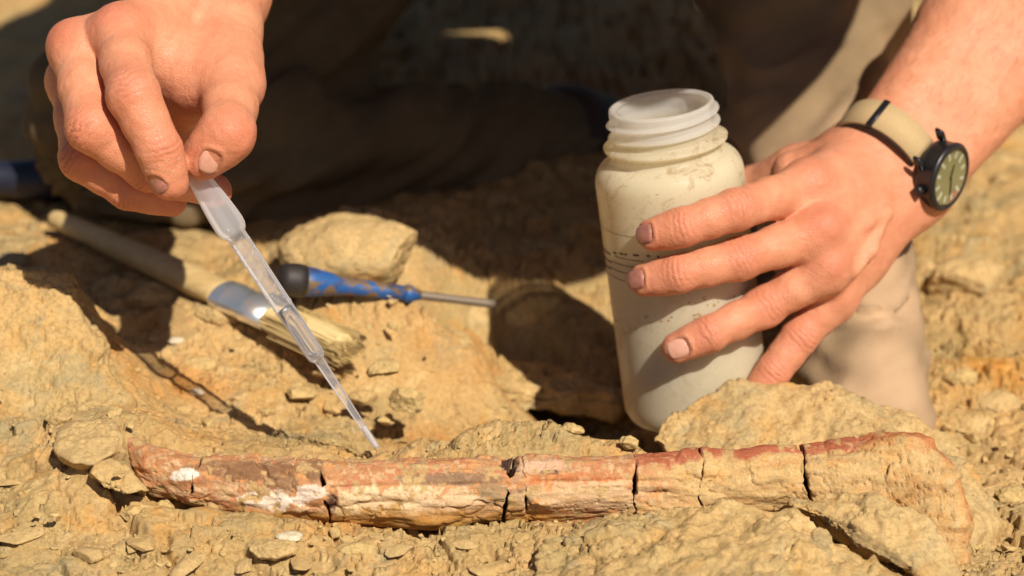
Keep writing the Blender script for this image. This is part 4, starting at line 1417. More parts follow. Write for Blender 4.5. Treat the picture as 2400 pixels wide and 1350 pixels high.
class Hand:
    def __init__(self, h=.0008):
        self.h = h
        self.fingers = []; self.palm = []; self.marks = []; self.nails = []; self.creases = []

    def finger(self, pts, radii, dorsal=None, k=.004, wrinkles=True):
        pts = [Vector(p) for p in pts]
        prims = []
        for i in range(len(pts) - 1):
            a, b, ra, rb = pts[i], pts[i + 1], radii[i], radii[i + 1]
            mid = a.lerp(b, .5)
            prims.append((a, ra, mid, (ra + rb) * .5 * .955)); prims.append((mid, (ra + rb) * .5 * .955, b, rb))
        self.fingers.append((prims, k))
        for i in range(1, len(pts) - 1):
            u1 = (pts[i] - pts[i - 1]).normalized(); u2 = (pts[i + 1] - pts[i]).normalized()
            dd = (u1 - u2)
            dv = dorsal if dorsal is not None else (dd.normalized() if dd.length > .25 else None)
            if callable(dv): dv = dv(pts[i])
            axis = (u1 + u2).normalized()
            if dv is not None:
                dv = (dv - axis * dv.dot(axis)).normalized()
                if wrinkles:
                    self.creases.append((pts[i], axis, dv, radii[i]))
            self.marks.append((pts[i] + (dv * radii[i] * .7 if dv is not None else Vector()), radii[i] * 1.2, .55))
        self.marks.append((pts[-1], radii[-1] * 1.5, .55))

    def build(self, lo, hi):
        F = Field(lo, hi, self.h)
        palm = F.new()
        for (a, ra, b, rb, k, flat) in self.palm:
            F.cap(palm, a, ra, b, rb, k, flat)
        fing = F.new()
        for prims, k in self.fingers:
            one = F.new()
            for (a, ra, b, rb) in prims:
                F.cap(one, a, ra, b, rb, k)
            fing = smin(fing, one, .0016)
        f = smin(palm, fing, .0085)
        V, Q = F.mesh(f)
        V = relax(V, Q, 3, .5)
        N = vnormals(V, Q)
        flush = np.zeros((len(V), 3))
        disp = np.zeros(len(V))
        x, y, z = V.T
        for c, r, a in self.marks:
            d2 = ((V - np.array(c)) ** 2).sum(1)
            flush[:, 0] = np.maximum(flush[:, 0], a * np.exp(-d2 / (r * r)))
        for p, ax, dv, r in self.creases:
            w = V - np.array(p)
            s = w @ np.array(ax); t = w @ np.array(dv)
            side = w @ np.array(ax.cross(dv))
            m = np.exp(-(s / (r * .62)) ** 2) * sstep(r * .25, r * .75, t) * (1 - sstep(r * 1.5, r * 2.2, t)) * np.exp(-(side / (r * .8)) ** 2)
            bend = s + .18 * r * (side / r) ** 2 + .12 * r * fbm2(side / .004 + p.x * 900, s / .006, 2, 5)
            disp += m * (-.00070) * np.maximum(0, np.cos(bend / (r * .30) * 2 * math.pi)) ** 2
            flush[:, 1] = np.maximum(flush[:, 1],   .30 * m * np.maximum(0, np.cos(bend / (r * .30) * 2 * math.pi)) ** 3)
        for qi, (c, u, n, hl, hw) in enumerate(self.nails):
            # seat on the skin and take the skin's own direction there
            dd = ((V - np.array(c + n * .001)) ** 2).sum(1)
            near = dd < (.0032 ** 2)
            if near.any():
                nn = Vector(N[near].mean(0)).normalized()
                n = (n * .35 + nn * .65).normalized()
                c = Vector(V[np.argmin(dd)])
                u = (u - n * u.dot(n)).normalized()
                self.nails[qi] = (c, u, n, hl, hw)
            w = V - np.array(c)
            a = w @ np.array(u); t = w @ np.array(n); b = w @ np.array(u.cross(n))
            e = (np.abs(a / hl) ** 2.6 + np.abs(b / hw) ** 2.6) ** (1 / 2.6)
            m = (np.abs(t) < .006)
            disp += m * np.where(e < 1, -.0006, 0)
            disp += m * .00045 * np.exp(-((e - 1.28) / .16) ** 2) * sstep(-hl * 1.4, -hl * .2, -a)
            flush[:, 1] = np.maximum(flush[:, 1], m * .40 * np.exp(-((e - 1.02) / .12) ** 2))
        disp += fbm(x * 130, y * 130, z * 130, 3, 71) * .00028
        V = V + N * disp[:, None]
        self.field = f; self.F = F
        return V, Q, flush


def nail_mesh(c, u, n, hl, hw, curve):
    b = u.cross(n).normalized()
    vs, qs = [], []
    na, nb = 14, 14
    for i in range(na + 1):
        for j in range(nb + 1):
            s, t = i / na * 2 - 1, j / nb * 2 - 1
            # square to rounded outline
            aa = s * math.sqrt(1 - .36 * t * t); bb = t * math.sqrt(1 - .30 * s * s)
            e = max(abs(s), abs(t))
            p = c + u * (aa * hl) + b * (bb * hw) - n * ((bb * hw) ** 2 / (2 * curve) + (aa * hl) ** 2 / (2 * curve * 2.6)) - n * (.0007 * max(0, e - .86) / .14)
            vs.append(tuple(p))
    for i in range(na):
        for j in range(nb):
            o = i * (nb + 1) + j
            qs.append((o, o + 1, o + nb + 2, o + nb + 1))
    return mesh_np('fingernail', vs, qs)


# --- right hand (left in the photo): index and thumb pinch the bulb
HR = Hand()
i_m, i_p, i_d, i_t = C(278, 78, 1.003), C(312, 222, .968), C(372, 348, .968), C(398, 425, .974)
m_m, m_p, m_d, m_t = C(178, 112, 1.010), C(214, 298, .978), C(345, 398, .992), C(503, 448, 1.012)
r_m, r_p, r_d, r_t = C(170, 190, 1.034), C(192, 372, 1.000), C(300, 447, 1.006), C(402, 470, 1.014)
p_m, p_p, p_d, p_t = C(185, 250, 1.056), C(212, 392, 1.030), C(290, 440, 1.030), C(360, 455, 1.034)
HR.finger([i_m, i_p, i_d, i_t], [.0116, .0112, .0097, .0086])
HR.finger([m_m, m_p, m_d, m_t], [.0114, .0110, .0093, .0080])
HR.finger([r_m, r_p, r_d, r_t], [.0104, .0098, .0084, .0074])
HR.finger([p_m, p_p, p_d, p_t], [.0096, .0086, .0074, .0066])
t_c, t_m, t_i, t_t = C(528, 70, 1.045), C(545, 196, 1.012), C(532, 314, .980), C(474, 372, .984)
HR.finger([t_c, t_m, t_i, t_t], [.0145, .0126, .0120, .0098], k=.005, wrinkles=False)
w_r = C(482, 10, 1.068)
el_r = Vector((-.235, 1.19, .335))
fa_r = (el_r - w_r).normalized()
side_r = CD(1, .1, .35)
side_r = (side_r - fa_r * side_r.dot(fa_r)).normalized()
pk = .010
for mp, rr_, off in ((i_m, .0120, .012), (m_m, .0118, .003), (r_m, .0112, -.006), (p_m, .0105, -.014)):
    HR.palm.append((w_r + side_r * off, .0150, mp, rr_, pk, None))
HR.palm.append((w_r + side_r * .010, .0160, t_c, .0150, pk, None))
HR.palm.append((t_c, .0150, t_m, .0120, .008, None))
# web of muscle between thumb and index
wb1 = C(385, 135, 1.022); wb2 = C(460, 195, 1.018)
HR.palm.append((wb1, .0135, wb2, .0125, .014, None))
HR.palm.append((C(330, 105, 1.018), .0125, wb1, .0130, .012, None))
HR.palm.append((wb2, .012, C(520, 190, 1.018), .011, .012, None))
HR.palm.append((C(385, 165, 1.030), .0105, C(445, 240, 1.030), .0100, .012, None))
HR.palm.append((C(410, 215, 1.050), .0125, C(395, 330, 1.044), .0120, .012, None))
# forearm
HR.palm.append((w_r + side_r * .011, .0195, w_r + fa_r * .26 + side_r * .012, .034, .016, None))
HR.palm.append((w_r - side_r * .011, .0195, w_r + fa_r * .26 - side_r * .012, .034, .016, None))
HR.marks += [(i_m + CD(-.2, .6, .6) * .009, .012, .75), (m_m + CD(-.6, .5, .4) * .009, .012, .85), (t_i + CD(.8, -.2, .5) * .009, .010, .6), (C(470, 195, 1.01), .012, .4)]
HR.nails += [(i_t + CD(-.52, -.02, .85) * .0076 + CD(.20, -.60, .1) * .001, CD(.36, -.90, -.10), CD(-.50, -.08, .86), .0046, .0042)]
HR.nails += [(t_t + CD(.50, -.05, .86) * .0090, CD(-.28, -.94, -.15), CD(.52, -.12, .84), .0060, .0046)]


def fix_nail(nl):
    c, u, n, hl, hw = nl
    u = (u - n * u.dot(n)).normalized()
    return (c, u, n, hl, hw)


HR.nails = [fix_nail(n) for n in HR.nails]
pts = np.array([p[:] for p in (i_m, i_p, i_d, i_t, m_m, m_p, m_t, r_m, r_p, r_t, p_m, p_p, t_c, t_m, t_i, t_t, w_r, w_r + fa_r * .085)])
lo_r, hi_r = pts.min(0) - .022, pts.max(0) + .022
hi_r[2] = (w_r + fa_r * .085).z            # forearm leaves through the top of the block
VR, QR, FR = HR.build(lo_r, hi_r)

# --- left hand (right in the photo): wraps the bottle
HL = Hand()


def from_bottle(p):
    w = p - B_BOT
    d = w - B_AX * w.dot(B_AX)
    return (d.normalized() * .6 + CD(.05, .5, .8)).normalized()


def bl(px, py, off):
    """point whose distance from the bottle axis is R + off, seen at the given pixel"""
    o = Vector((0, 0, CAM_H)); dr = (C(px, py, 1.0) - o).normalized()
    w = o - B_BOT
    A = dr - B_AX * dr.dot(B_AX); Bq = w - B_AX * w.dot(B_AX)
    qa, qb, qc = A.dot(A), 2 * A.dot(Bq), Bq.dot(Bq) - (R_B + off) ** 2
    disc = qb * qb - 4 * qa * qc
    t = (-qb - math.sqrt(max(disc, 0))) / (2 * qa)
    return o + dr * t


I_m, I_p, I_d, I_t = C(1892, 437, 1.088), bl(1722, 492, .0098), bl(1602, 532, .0088), bl(1533, 550, .0078)
M_m, M_p, M_d, M_t = C(1915, 545, 1.076), bl(1733, 607, .0098), bl(1592, 642, .0088), bl(1512, 657, .0078)
R_m, R_p, R_d, R_t = C(1930, 632, 1.080), bl(1788, 722, .0096), bl(1662, 782, .0086), bl(1588, 815, .0078)
Pm, Pp, Pd, Pt = C(1950, 700, 1.098), C(1872, 792, 1.092), C(1812, 872, 1.090), C(1772, 925, 1.092)
HL.finger([I_m, I_p, I_d, I_t], [.0110, .0099, .0088, .0079], dorsal=from_bottle)
HL.finger([M_m, M_p, M_d, M_t], [.0110, .0099, .0088, .0079], dorsal=from_bottle)
HL.finger([R_m, R_p, R_d, R_t], [.0106, .0095, .0085, .0077], dorsal=from_bottle)
HL.finger([Pm, Pp, Pd, Pt], [.0100, .0090, .0080, .0072], dorsal=from_bottle)
w_l = C(2088, 405, 1.128)
fa_end = C(2334, 92, 1.170)
fa_l = (fa_end - w_l).normalized()
el_l = w_l + fa_l * .262
wide_l = CD(-.80, .58, .10)
wide_l = (wide_l - fa_l * wide_l.dot(fa_l)).normalized()
thin_l = fa_l.cross(wide_l).normalized()
if thin_l.dot(CAM_B) < 0: thin_l = -thin_l
for mp, rr_, off in ((I_m, .0128, .011), (M_m, .0128, .004), (R_m, .0122, -.005), (Pm, .0115, -.013)):
    HL.palm.append((w_l + wide_l * off, .0165, mp, rr_, .010, None))
HL.palm.append((C(2000, 470, 1.115), .014, C(2000, 600, 1.112), .013, .012, None))
T_c, T_m, T_i, T_t = C(1990, 365, 1.142), C(1868, 400, 1.160), C(1765, 440, 1.178), C(1680, 470, 1.180)
HL.palm.append((w_l + wide_l * .016, .0150, T_c, .0145, .010, None))
HL.palm.append((T_c, .0145, T_m, .0125, .010, None))
HL.palm.append((C(1940, 385, 1.125), .0125, C(1860, 405, 1.125), .0115, .014, None))
HL.finger([T_m, T_i, T_t], [.0118, .0108, .0092], k=.005, wrinkles=False)
# tendons and knuckles on the back of the hand
back = CD(.25, .35, .9)
for mp, off, f0 in ((I_m, .008, .25), (M_m, .002, .2), (R_m, -.004, .2), (Pm, -.010, .25)):
    a = w_l + wide_l * off + back * .0130
    b = mp + back * .0106
    HL.palm.append((a.lerp(b, f0), .0020, b, .0030, .0050, None))
    HL.palm.append((mp + back * .0055, .0082, mp + back * .0058, .0082, .006, None))
for s in (1, -1):
    HL.palm.append((w_l + wide_l * (.0115 * s), .0195, w_l + fa_l * .10 + wide_l * (.0135 * s) , .0265, .014, None))
    HL.palm.append((w_l + fa_l * .10 + wide_l * (.0135 * s), .0265, el_l + wide_l * (.014 * s), .036, .014, None))
HL.palm.append((w_l - wide_l * .019 + thin_l * .007 + fa_l * .004, .010, w_l - wide_l * .019 + thin_l * .007 + fa_l * .01, .010, .010, None))
for vp in ([(1960, 452, 1.088), (2010, 430, 1.094), (2060, 440, 1.100)], [(1975, 560, 1.078), (2030, 520, 1.086), (2075, 500, 1.094)], [(2000, 640, 1.082), (2040, 590, 1.086), (2075, 500, 1.094)]):
    q = [C(*v) for v in vp]
    for a_, b_ in zip(q[:-1], q[1:]):
        HL.palm.append((a_ + back * .0016, .0023, b_ + back * .0016, .0023, .0045, None))
HL.marks += [(I_m + back * .01, .013, .55), (M_m + back * .01, .012, .75), (R_m + back * .01, .011, .6), (Pm + back * .01, .010, .4), (w_l.lerp(I_m, .5), .03, .25)]
HL.nails += [(I_t + CD(-.72, .02, .62) * .0080, CD(-.60, -.12, -.70), CD(-.70, .02, .70), .0052, .0048)]
HL.nails += [(M_t + CD(-.68, .02, .66) * .0080, CD(-.62, -.12, -.70), CD(-.66, .03, .74), .0052, .0050)]
HL.nails += [(R_t + CD(-.10, -.04, .95) * .0080, CD(-.92, -.34, -.20), CD(-.16, -.02, .98), .0056, .0048)]
HL.nails = [fix_nail(n) for n in HL.nails]
pts = np.array([p[:] for p in (I_m, I_t, M_m, M_t, R_m, R_t, Pm, Pt, T_c, T_m, T_i, T_t, w_l, C(2420, -30, 1.19))])
lo_l, hi_l = pts.min(0) - .024, pts.max(0) + .024
hi_l[2] = C(2420, -30, 1.19).z + .045
VL, QL, FL = HL.build(lo_l, hi_l)

# --- rest of the body, coarse (covered by clothes or outside the frame), welded to the fine hands
SH_R, SH_L = Vector((-.09, 1.39, .44)), Vector((.20, 1.35, .42))
HIP = Vector((.02, 1.66, .26))
NECK = Vector((.07, 1.17, .42)); HEAD = Vector((.112, 1.026, .365))  # head set far forward, out of view, so the hat shades the lap
FB = Field((-.48, .98, .05), (.48, 1.9, .80), .008)
FB.big = .06
fb = FB.new()
for a, ra, b, rb in ((el_r, .036, SH_R, .050), (el_l, .037, SH_L, .050), (SH_R, .055, SH_L, .055), (Vector((-.08, 1.42, .40)), .085, HIP, .105), (Vector((.08, 1.42, .39)), .085, HIP, .105),
                     (Vector((.0, 1.36, .44)), .05, NECK, .05), (NECK, .052, HEAD, .055)):
    FB.cap(fb, a, ra, b, rb, .03)
FB.cap(fb, HEAD + Vector((0, .02, .01)), .078, HEAD + Vector((0, -.015, -.035)), .062, .02)
FB.cap(fb, HEAD + Vector((0, -.075, -.03)), .010, HEAD + Vector((0, -.098, -.055)), .013, .012)
for sgn in (-1, 1):
    FB.cap(fb, HEAD + Vector((.078 * sgn, .02, -.02)), .014, HEAD + Vector((.082 * sgn, .02, -.035)), .012, .006)
for (wr, fa, sd, rw) in ((w_r, fa_r, side_r, .012), (w_l, fa_l, wide_l, .0135)):
    for s in (1, -1):
        a = wr + fa * .10 + sd * (rw * s)
        FB.cap(fb, a, .0265 if wr is w_l else .0250, wr + fa * .26 + sd * (rw * s), .035, .014)
VB, QB = FB.mesh(fb)
cen = VB[QB].mean(1)


def inside(P, lo, hi, m):
    return ((P > np.array(lo) - m) & (P < np.array(hi) + m)).all(1)


keep = ~(inside(VB, lo_r, hi_r, .004)[QB].any(1) | inside(VB, lo_l, hi_l, .004)[QB].any(1))
QB = QB[keep]
nr, nl_ = len(VR), len(VL)
bm = bmesh.new()
me_all = mesh_np('body', np.concatenate([VR, VL, VB]), np.concatenate([QR, QL + nr, QB + nr + nl_]))
vcol(me_all, 'flush', np.concatenate([FR, FL, np.zeros((len(VB), 3))]))
bm.from_mesh(me_all)
bmesh.ops.delete(bm, geom=[v for v in bm.verts if not v.link_faces], context='VERTS')


def loops_of(bm):
    es = [e for e in bm.edges if len(e.link_faces) == 1]
    seen, out = set(), []
    for e in es:
        if e in seen: continue
        st, grp = [e], []
        seen.add(e)
        while st:
            q = st.pop(); grp.append(q)
            for v in q.verts:
                for e2 in v.link_edges:
                    if e2 not in seen and len(e2.link_faces) == 1:
                        seen.add(e2); st.append(e2)
        out.append(grp)
    return out


lps = [g for g in loops_of(bm) if len(g) > 8]
cents = [sum((v.co for e in g for v in e.verts), Vector()) / (2 * len(g)) for g in lps]
done = set()
for i in range(len(lps)):
    if i in done: continue
    j = min((q for q in range(len(lps)) if q != i and q not in done), key=lambda q: (cents[q] - cents[i]).length, default=None)
    if j is not None and (cents[i] - cents[j]).length < .05:
        try:
            bmesh.ops.bridge_loops(bm, edges=lps[i] + lps[j])
        except Exception as ex:
            print('bridge', ex)
        done |= {i, j}
print('body loops', [(len(g), tuple(round(q, 3) for q in c)) for g, c in zip(lps, cents)])
for f in bm.faces: f.smooth = True
bm.to_mesh(me_all); bm.free()
BODY = link('body', me_all, MAT_SKIN, PERSON)
for i, nl in enumerate(HR.nails + HL.nails):
    c, u, n, hl, hw = nl
    nm = link('fingernail', nail_mesh(c + n * .0003, u, n, hl, hw, .0078), MAT_NAIL_SHADED if i in (0, 2, 3) else MAT_NAIL, BODY)

# sand grains sticking to the index finger
bm = bmesh.new()
rs = random.Random(6)
sel = np.nonzero((((VR - np.array(i_d.lerp(i_t, .35))) ** 2).sum(1) < .0105 ** 2) & (vnormals(VR, QR) @ np.array(CAM_B) > .35))[0]
for q in range(34):
    bmesh.ops.create_icosphere(bm, subdivisions=1, radius=rs.uniform(.00012, .00034), matrix=Matrix.Translation(Vector(VR[rs.choice(list(sel))])))
tag(link('sand_grains', bm_mesh('sand_grains', bm, False), MAT_PALECHIP, BODY), kind='stuff')

# fine hairs on the forearms and the backs of the hands
mhr = M('fine_arm_hair'); mhr.set(Base_Color=(.22, .11, .05), Roughness=.6)
bm = bmesh.new()
for (VV, QQ, wr, fa, n_h, ln) in ((VL, QL, w_l, fa_l, 1500, .0085), (VR, QR, w_r, fa_r, 350, .006)):
    NN = vnormals(VV, QQ)
    tt = (VV - np.array(wr)) @ np.array(fa)
    cand = np.nonzero((tt > .018) | ((tt > -.02) & (NN @ np.array(CAM_B) > .2)))[0]
    for q in range(n_h):
        i_ = int(rs.choice(cand))
        p = Vector(VV[i_]); n_ = Vector(NN[i_])
        if tt[i_] < .035 and abs(wr.x - w_l.x) < 1e-6: continue
        d_ = (-fa + n_ * rs.uniform(.15, .5) + Vector((rs.gauss(0, .25), rs.gauss(0, .25), rs.gauss(0, .25)))).normalized()
        w_ = d_.cross(n_).normalized() * .00005
        m_ = p + d_ * (ln * .5) + n_ * .0004
        e_ = p + d_ * ln * rs.uniform(.7, 1.2) - n_ * .0006
        a0, a1, b0_, b1, c0 = (bm.verts.new(v) for v in (p - w_, p + w_, m_ - w_ * .8, m_ + w_ * .8, e_))
        bm.faces.new((a0, a1, b1, b0_)); bm.faces.new((b0_, b1, c0))
tag(link('arm_hair', bm_mesh('arm_hair', bm, False), mhr.m, BODY), kind='stuff')

# --- trousers
mt = M('khaki_cotton')
cot = mt.coord('Object')
ct = mt.mix(mt.ramp(mt.noise(cot, 18, 5, .6), [(.35, 0.), (.65, 1.)]), (.160, .115, .060), (.115, .082, .042))
ct = mt.mix(mt.ramp(mt.noise(cot, 45, 5, .65), [(.55, 0.), (.75, .6)]), ct, (.22, .155, .085))
dust = mt.n('ShaderNodeAttribute', attribute_name='dust')
ct = mt.mix(dust.outputs['Fac'], ct, (.47, .31, .185))
mt.set(Base_Color=ct, Roughness=.95, Normal=mt.bump(mt.noise(cot, 700, 3, .6), .3, .0008))
mt.b.inputs['Specular IOR Level'].default_value = .1
FT = Field((-.40, .96, -.06), (.36, 1.95, .48), .0045)
ft = FT.new()
kn_r = C(318, 262, 1.300); sh_a = C(420, 372, 1.305); ank_r = C(1330, 330, 1.47)
hip_r, hip_l = Vector((-.07, 1.66, .24)), Vector((.13, 1.64, .25))
legs = [
    (kn_r, .058, C(620, 120, 1.38), .066), (C(620, 120, 1.38), .066, hip_r, .090),
    (C(300, 330, 1.29), .044, C(700, 365, 1.315), .037), (C(700, 365, 1.315), .037, C(1000, 340, 1.38), .036), (C(1000, 340, 1.38), .036, ank_r, .033),
    (hip_r, .095, hip_l, .095),
    (hip_l, .092, C(1905, 60, 1.310), .058), (C(1905, 60, 1.310), .050, C(1905, 250, 1.270), .046), (C(1905, 250, 1.270), .046, C(1985, 680, 1.172), .034), (C(1985, 680, 1.172), .034, C(2010, 990, 1.155), .037),
    (C(2010, 990, 1.155), .034, Vector((.23, 1.50, -.0)), .036),
]
for a, ra, b, rb in legs:
    FT.cap(ft, a, ra, b, rb, .012)
VT, QT = FT.mesh(ft)
VT = relax(VT, QT, 4, .5)
NT = vnormals(VT, QT)
x, y, z = VT.T
# folds: ridges across the limbs, gathered behind the bent knee
k1_ = np.array(C(560, 250, 1.34)); d1 = np.linalg.norm(VT - k1_, axis=1)
fold = fbm(x * 14, y * 14, z * 20, 2, 601) * .004
wav = np.abs(fbm(x * 9 + z * 12, y * 10, z * 52 - x * 30, 2, 611))
fold += (.4 - wav) * .008
g = np.exp(-(d1 / .13) ** 2)
rx = (x - k1_[0]); rz = (z - k1_[2])
angf = np.arctan2(rz + .02, rx + .10)
fold += g * .0075 * np.cos(angf * 22 + 1.6 * fbm(x * 9, y * 9, z * 9, 2, 621))
sx = z - .25 * x
low = (x > .10) * (z < .16)
for (p0, p1, am, wd) in (((1900, 730), (2160, 768), .0046, .0022), ((1950, 812), (2155, 850), .0016, .0050), ((1930, 880), (2160, 905), .0018, .0050)):
    a_, b_ = C(*p0, 1.125), C(*p1, 1.125)
    ex, ez = b_.x - a_.x, b_.z - a_.z
    t_ = np.clip(((x - a_.x) * ex + (z - a_.z) * ez) / (ex * ex + ez * ez), 0, 1)
    dd_ = np.hypot(x - a_.x - t_ * ex, (z - a_.z - t_ * ez) + .0012 * fbm(x * 60, y * 60, z * 60, 2, 651))
    fold += low * (am * .8 * np.exp(-((dd_ - wd * 1.8) / wd) ** 2) - am * np.exp(-(dd_ / wd) ** 2))
fold += low * (-.0035) * np.exp(-((sx - (.022 - .25 * .17)) / .0022) ** 2)
VT = VT + NT * fold[:, None]
metr = mesh_np('trousers', VT, QT)
dst = np.clip(sstep(.20, .02, z) * sstep(.08, .14, x) + .25 * sstep(.05, -.01, z), 0, 1) * (.75 + .4 * fbm(x * 25, y * 25, z * 25, 3, 661))
a_ = metr.attributes.new('dust', 'FLOAT', 'POINT'); a_.data.foreach_set('value', np.clip(dst, 0, 1).astype(np.float32))
link('trousers', metr, mt.m, PERSON)

# --- shirt and boots (mostly outside the frame; they shade the lap)
msr = M('dark_maroon_cotton'); msr.set(Base_Color=(.055, .018, .016), Roughness=.95)
FS = Field((-.42, 1.22, .14), (.40, 1.92, .68), .009)
fs = FS.new()
for a, ra, b, rb in ((SH_R, .068, SH_L, .068), (Vector((-.08, 1.42, .40)), .100, HIP, .122), (Vector((.08, 1.42, .39)), .100, HIP, .122), (SH_R, .066, SH_R.lerp(el_r, .55), .056), (SH_L, .066, SH_L.lerp(el_l, .55), .056),
                     (Vector((.0, 1.36, .44)), .062, NECK.lerp(HEAD, -.1), .058)):
    FS.cap(fs, a, ra, b, rb, .03)
VS, QS = FS.mesh(fs)
NS = vnormals(VS, QS)
VS = VS + NS * (fbm(VS[:, 0] * 14, VS[:, 1] * 14, VS[:, 2] * 14, 3, 701) * .006)[:, None]
link('shirt', mesh_np('shirt', VS, QS), msr.m, PERSON)
mbo = M('brown_boot'); mbo.set(Base_Color=(.06, .035, .02), Roughness=.7)
for (a, b) in ((ank_r, C(1560, 400, 1.56)), (Vector((.23, 1.52, .0)), Vector((.23, 1.70, .02)))):
    FBt = Field(np.minimum(a, b) - np.array(.07), np.maximum(a, b) + np.array(.07), .006)
    q = FBt.new()
    FBt.cap(q, a, .038, b, .034, .01)
    FBt.cap(q, b, .036, b + Vector((.02, -.03, -.02)), .026, .015)
    Vb, Qb = FBt.mesh(q)
    link('boot', mesh_np('boot', Vb, Qb), mbo.m, PERSON)
mh = M('brown_hair'); mh.set(Base_Color=(.05, .028, .015), Roughness=.6)
FH = Field(HEAD - Vector((.12, .13, .12)), HEAD + Vector((.12, .16, .14)), .007)
q = FH.new()
FH.cap(q, HEAD + Vector((0, .028, .022)), .086, HEAD + Vector((0, .03, -.0)), .080, .02)
Vh, Qh = FH.mesh(q)
Vh = Vh + vnormals(Vh, Qh) * (fbm(Vh[:, 0] * 60, Vh[:, 1] * 60, Vh[:, 2] * 40, 3, 801) * .004)[:, None]
link('hair', mesh_np('hair', Vh, Qh), mh.m, PERSON)

mht = M('straw_felt'); mht.set(Base_Color=(.16, .11, .06), Roughness=.9)
HC = HEAD + Vector((0, .02, .055))  # unseen wide-brimmed hat, added to shade the lap and the ground
hat_ax = Vector((.0, -.16, .98)).normalized()
link('shade_hat', lathe('shade_hat', HC, hat_ax, [(.10, .001), (.102, .05), (.092, .085), (.05, .096), (.012, .100), (.004, .125), (.0, .165), (-.004, .205), (-.007, .204), (-.003, .165), (.001, .125), (.008, .096), (.05, .090), (.09, .08), (.098, .001)], 48, jitter=lambda h, t: 1 + .02 * math.sin(2 * t + .5)), mht.m, PERSON)

# ------------------------------------------------------------------ wristwatch
W_c = C(2076, 370, 1.130)
wa = fa_l
wnv = CD(.84, -.16, .52); wnv = (wnv - wa * wnv.dot(wa)).normalized()
wbv = wa.cross(wnv).normalized()
if wbv.dot(CAM_U) < 0: wbv = -wbv
WAT = empty('wristwatch', W_c)
tag(WAT, 'black cased wristwatch with olive dial on a tan strap around the bare wrist', 'watch')
mst = M('tan_webbing')
cs = mst.coord('Object')
mst.set(Base_Color=mst.mix(mst.noise(cs, 900, 2, .5), (.40, .27, .125), (.50, .35, .18)), Roughness=.85)
mbz = M('black_case'); mbz.set(Base_Color=(.010, .010, .011), Roughness=.38)
RN, RBW = .0262, .0308


def ring_pt(t, off=0.0):
    c, s = math.cos(t), math.sin(t)
    n = (wnv * (c / RN) + wbv * (s / RBW)).normalized()
    return W_c + wnv * (RN * c) + wbv * (RBW * s) + n * off, n


def strap_piece(name, t0, t1, hw, off0, off1, mat, n=36, parent=None):
    bm = bmesh.new()
    rows = []
    for i in range(n + 1):
        t = t0 + (t1 - t0) * i / n
        p0, nn = ring_pt(t, off0); p1, _ = ring_pt(t, off1)
        rows.append([bm.verts.new(p0 - wa * hw), bm.verts.new(p1 - wa * hw * .96), bm.verts.new(p1 + wa * hw * .96), bm.verts.new(p0 + wa * hw)])
    for i in range(n):
        for j in range(4):
            bm.faces.new((rows[i][j], rows[i][(j + 1) % 4], rows[i + 1][(j + 1) % 4], rows[i + 1][j]))
    bm.faces.new(rows[0]); bm.faces.new(rows[-1])
    return link(name, bm_mesh(name, bm), mat, parent or WAT)


strap_piece('strap', .42, 2 * math.pi - .42, .0088, .0004, .0020, mst.m, 60)
strap_piece('strap_lining', .42, 2 * math.pi - .42, .0097, -.0006, .0005, mbz.m, 60)
strap_piece('keeper', 1.42, 1.53, .0094, .0014, .0030, mbz.m, 4)
strap_piece('keeper', -1.05, -.95, .0094, .0014, .0030, mbz.m, 4)
# loose end of the strap standing off the wrist
pt, nn = ring_pt(-1.25, .003)
bm = bmesh.new()
box_bm(bm, pt + (CD(.9, .05, -.1)) * .010, CD(.95, .05, -.1), wa, CD(.95, .05, -.1).cross(wa).normalized(), .012, .0075, .0008)
bmesh.ops.bevel(bm, geom=bm.edges[:], offset=.0006, segments=2, affect='EDGES')
link('strap_end', bm_mesh('strap_end', bm), mst.m, WAT)
CASE_B = W_c + wnv * (RN + .0005)
R_C = .0172
link('case', lathe('case', CASE_B, wnv, [(0, .001), (0, R_C * .86), (.0012, R_C * .97), (.0035, R_C), (.0090, R_C), (.0098, R_C * 1.03), (.0110, R_C * 1.03), (.0118, R_C * .99), (.0122, R_C * .93), (.0122, R_C * .86), (.0108, R_C * .835), (.0108, R_C * .82)], 64, hint=wa), mbz.m, WAT)
mdl = M('olive_dial'); mdl.set(Base_Color=(.36, .33, .14), Roughness=.45)
link('dial', lathe('dial', CASE_B, wnv, [(.0103, R_C * .845), (.0104, R_C * .5), (.0104, .0001)], 48, hint=wa), mdl.m, WAT)
mgl = M('watch_glass'); mgl.set(Base_Color=(1, 1, 1), Roughness=.02, Transmission_Weight=1.0, IOR=1.2)
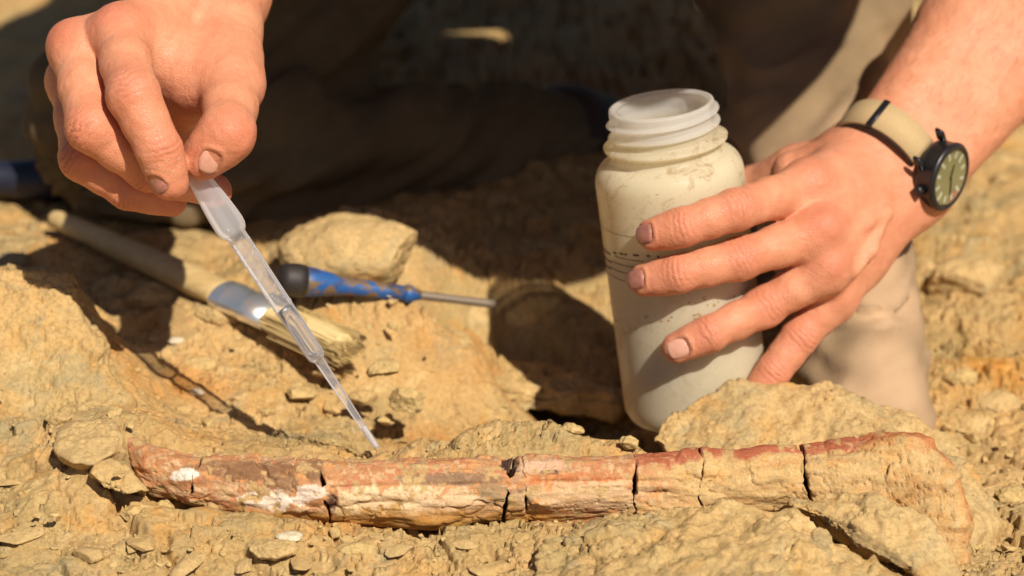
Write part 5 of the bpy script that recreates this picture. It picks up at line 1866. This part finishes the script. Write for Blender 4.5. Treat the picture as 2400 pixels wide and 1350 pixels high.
mlm = M('cream_lume'); mlm.set(Base_Color=(.78, .78, .58), Roughness=.5)
mhd = M('black_hand'); mhd.set(Base_Color=(.015, .015, .012), Roughness=.4)
up12 = (wa * .93 + wbv * .25).normalized(); up12 = (up12 - wnv * up12.dot(wnv)).normalized()
rt3 = up12.cross(wnv).normalized()
for hnum in range(12):
    t = hnum / 12 * 2 * math.pi
    d = up12 * math.cos(t) + rt3 * math.sin(t)
    bm = bmesh.new()
    sz = .0017 if hnum % 3 else .0023
    box_bm(bm, CASE_B + wnv * .0107 + d * (R_C * .66), d, d.cross(wnv).normalized(), wnv, sz, .0009, .0002)
    link('hour_marker', bm_mesh('hour_marker', bm, False), mlm.m, WAT)
for nm, t, ln, w in (('hour_hand', rad(332), .0066, .0006), ('minute_hand', rad(128), .0094, .00045)):
    d = up12 * math.cos(t) + rt3 * math.sin(t)
    bm = bmesh.new()
    box_bm(bm, CASE_B + wnv * (.0111 if nm[0] == 'h' else .0114) + d * (ln * .42), d, d.cross(wnv).normalized(), wnv, ln * .6, w, .0001)
    link(nm, bm_mesh(nm, bm, False), mhd.m, WAT)
link('crystal', lathe('crystal', CASE_B, wnv, [(.0121, R_C * .85), (.0125, R_C * .80), (.0127, R_C * .4), (.0128, .0001)], 48, hint=wa), mgl.m, WAT)
crd = (wbv * .3 - wa).normalized()
link('crown', lathe('crown', CASE_B + wnv * .0050 + crd * R_C, crd, [(-.0005, .0001), (-.0005, .0018), (.0006, .0028), (.0030, .0028), (.0033, .0024), (.0033, .0001)], 20, jitter=lambda h, t: 1 + .05 * math.cos(t * 14)), mbz.m, WAT)
for sgn in (1, -1):
    for s2 in (1, -1):
        bm = bmesh.new()
        box_bm(bm, CASE_B + wnv * .0028 + wbv * (sgn * R_C * .98) + wa * (s2 * .0105), wbv, wa, (wnv - wbv * (.45 * sgn)).normalized(), .0035, .0012, .0026)
        bmesh.ops.bevel(bm, geom=bm.edges[:], offset=.0006, segments=2, affect='EDGES')
        link('lug', bm_mesh('lug', bm), mbz.m, WAT)
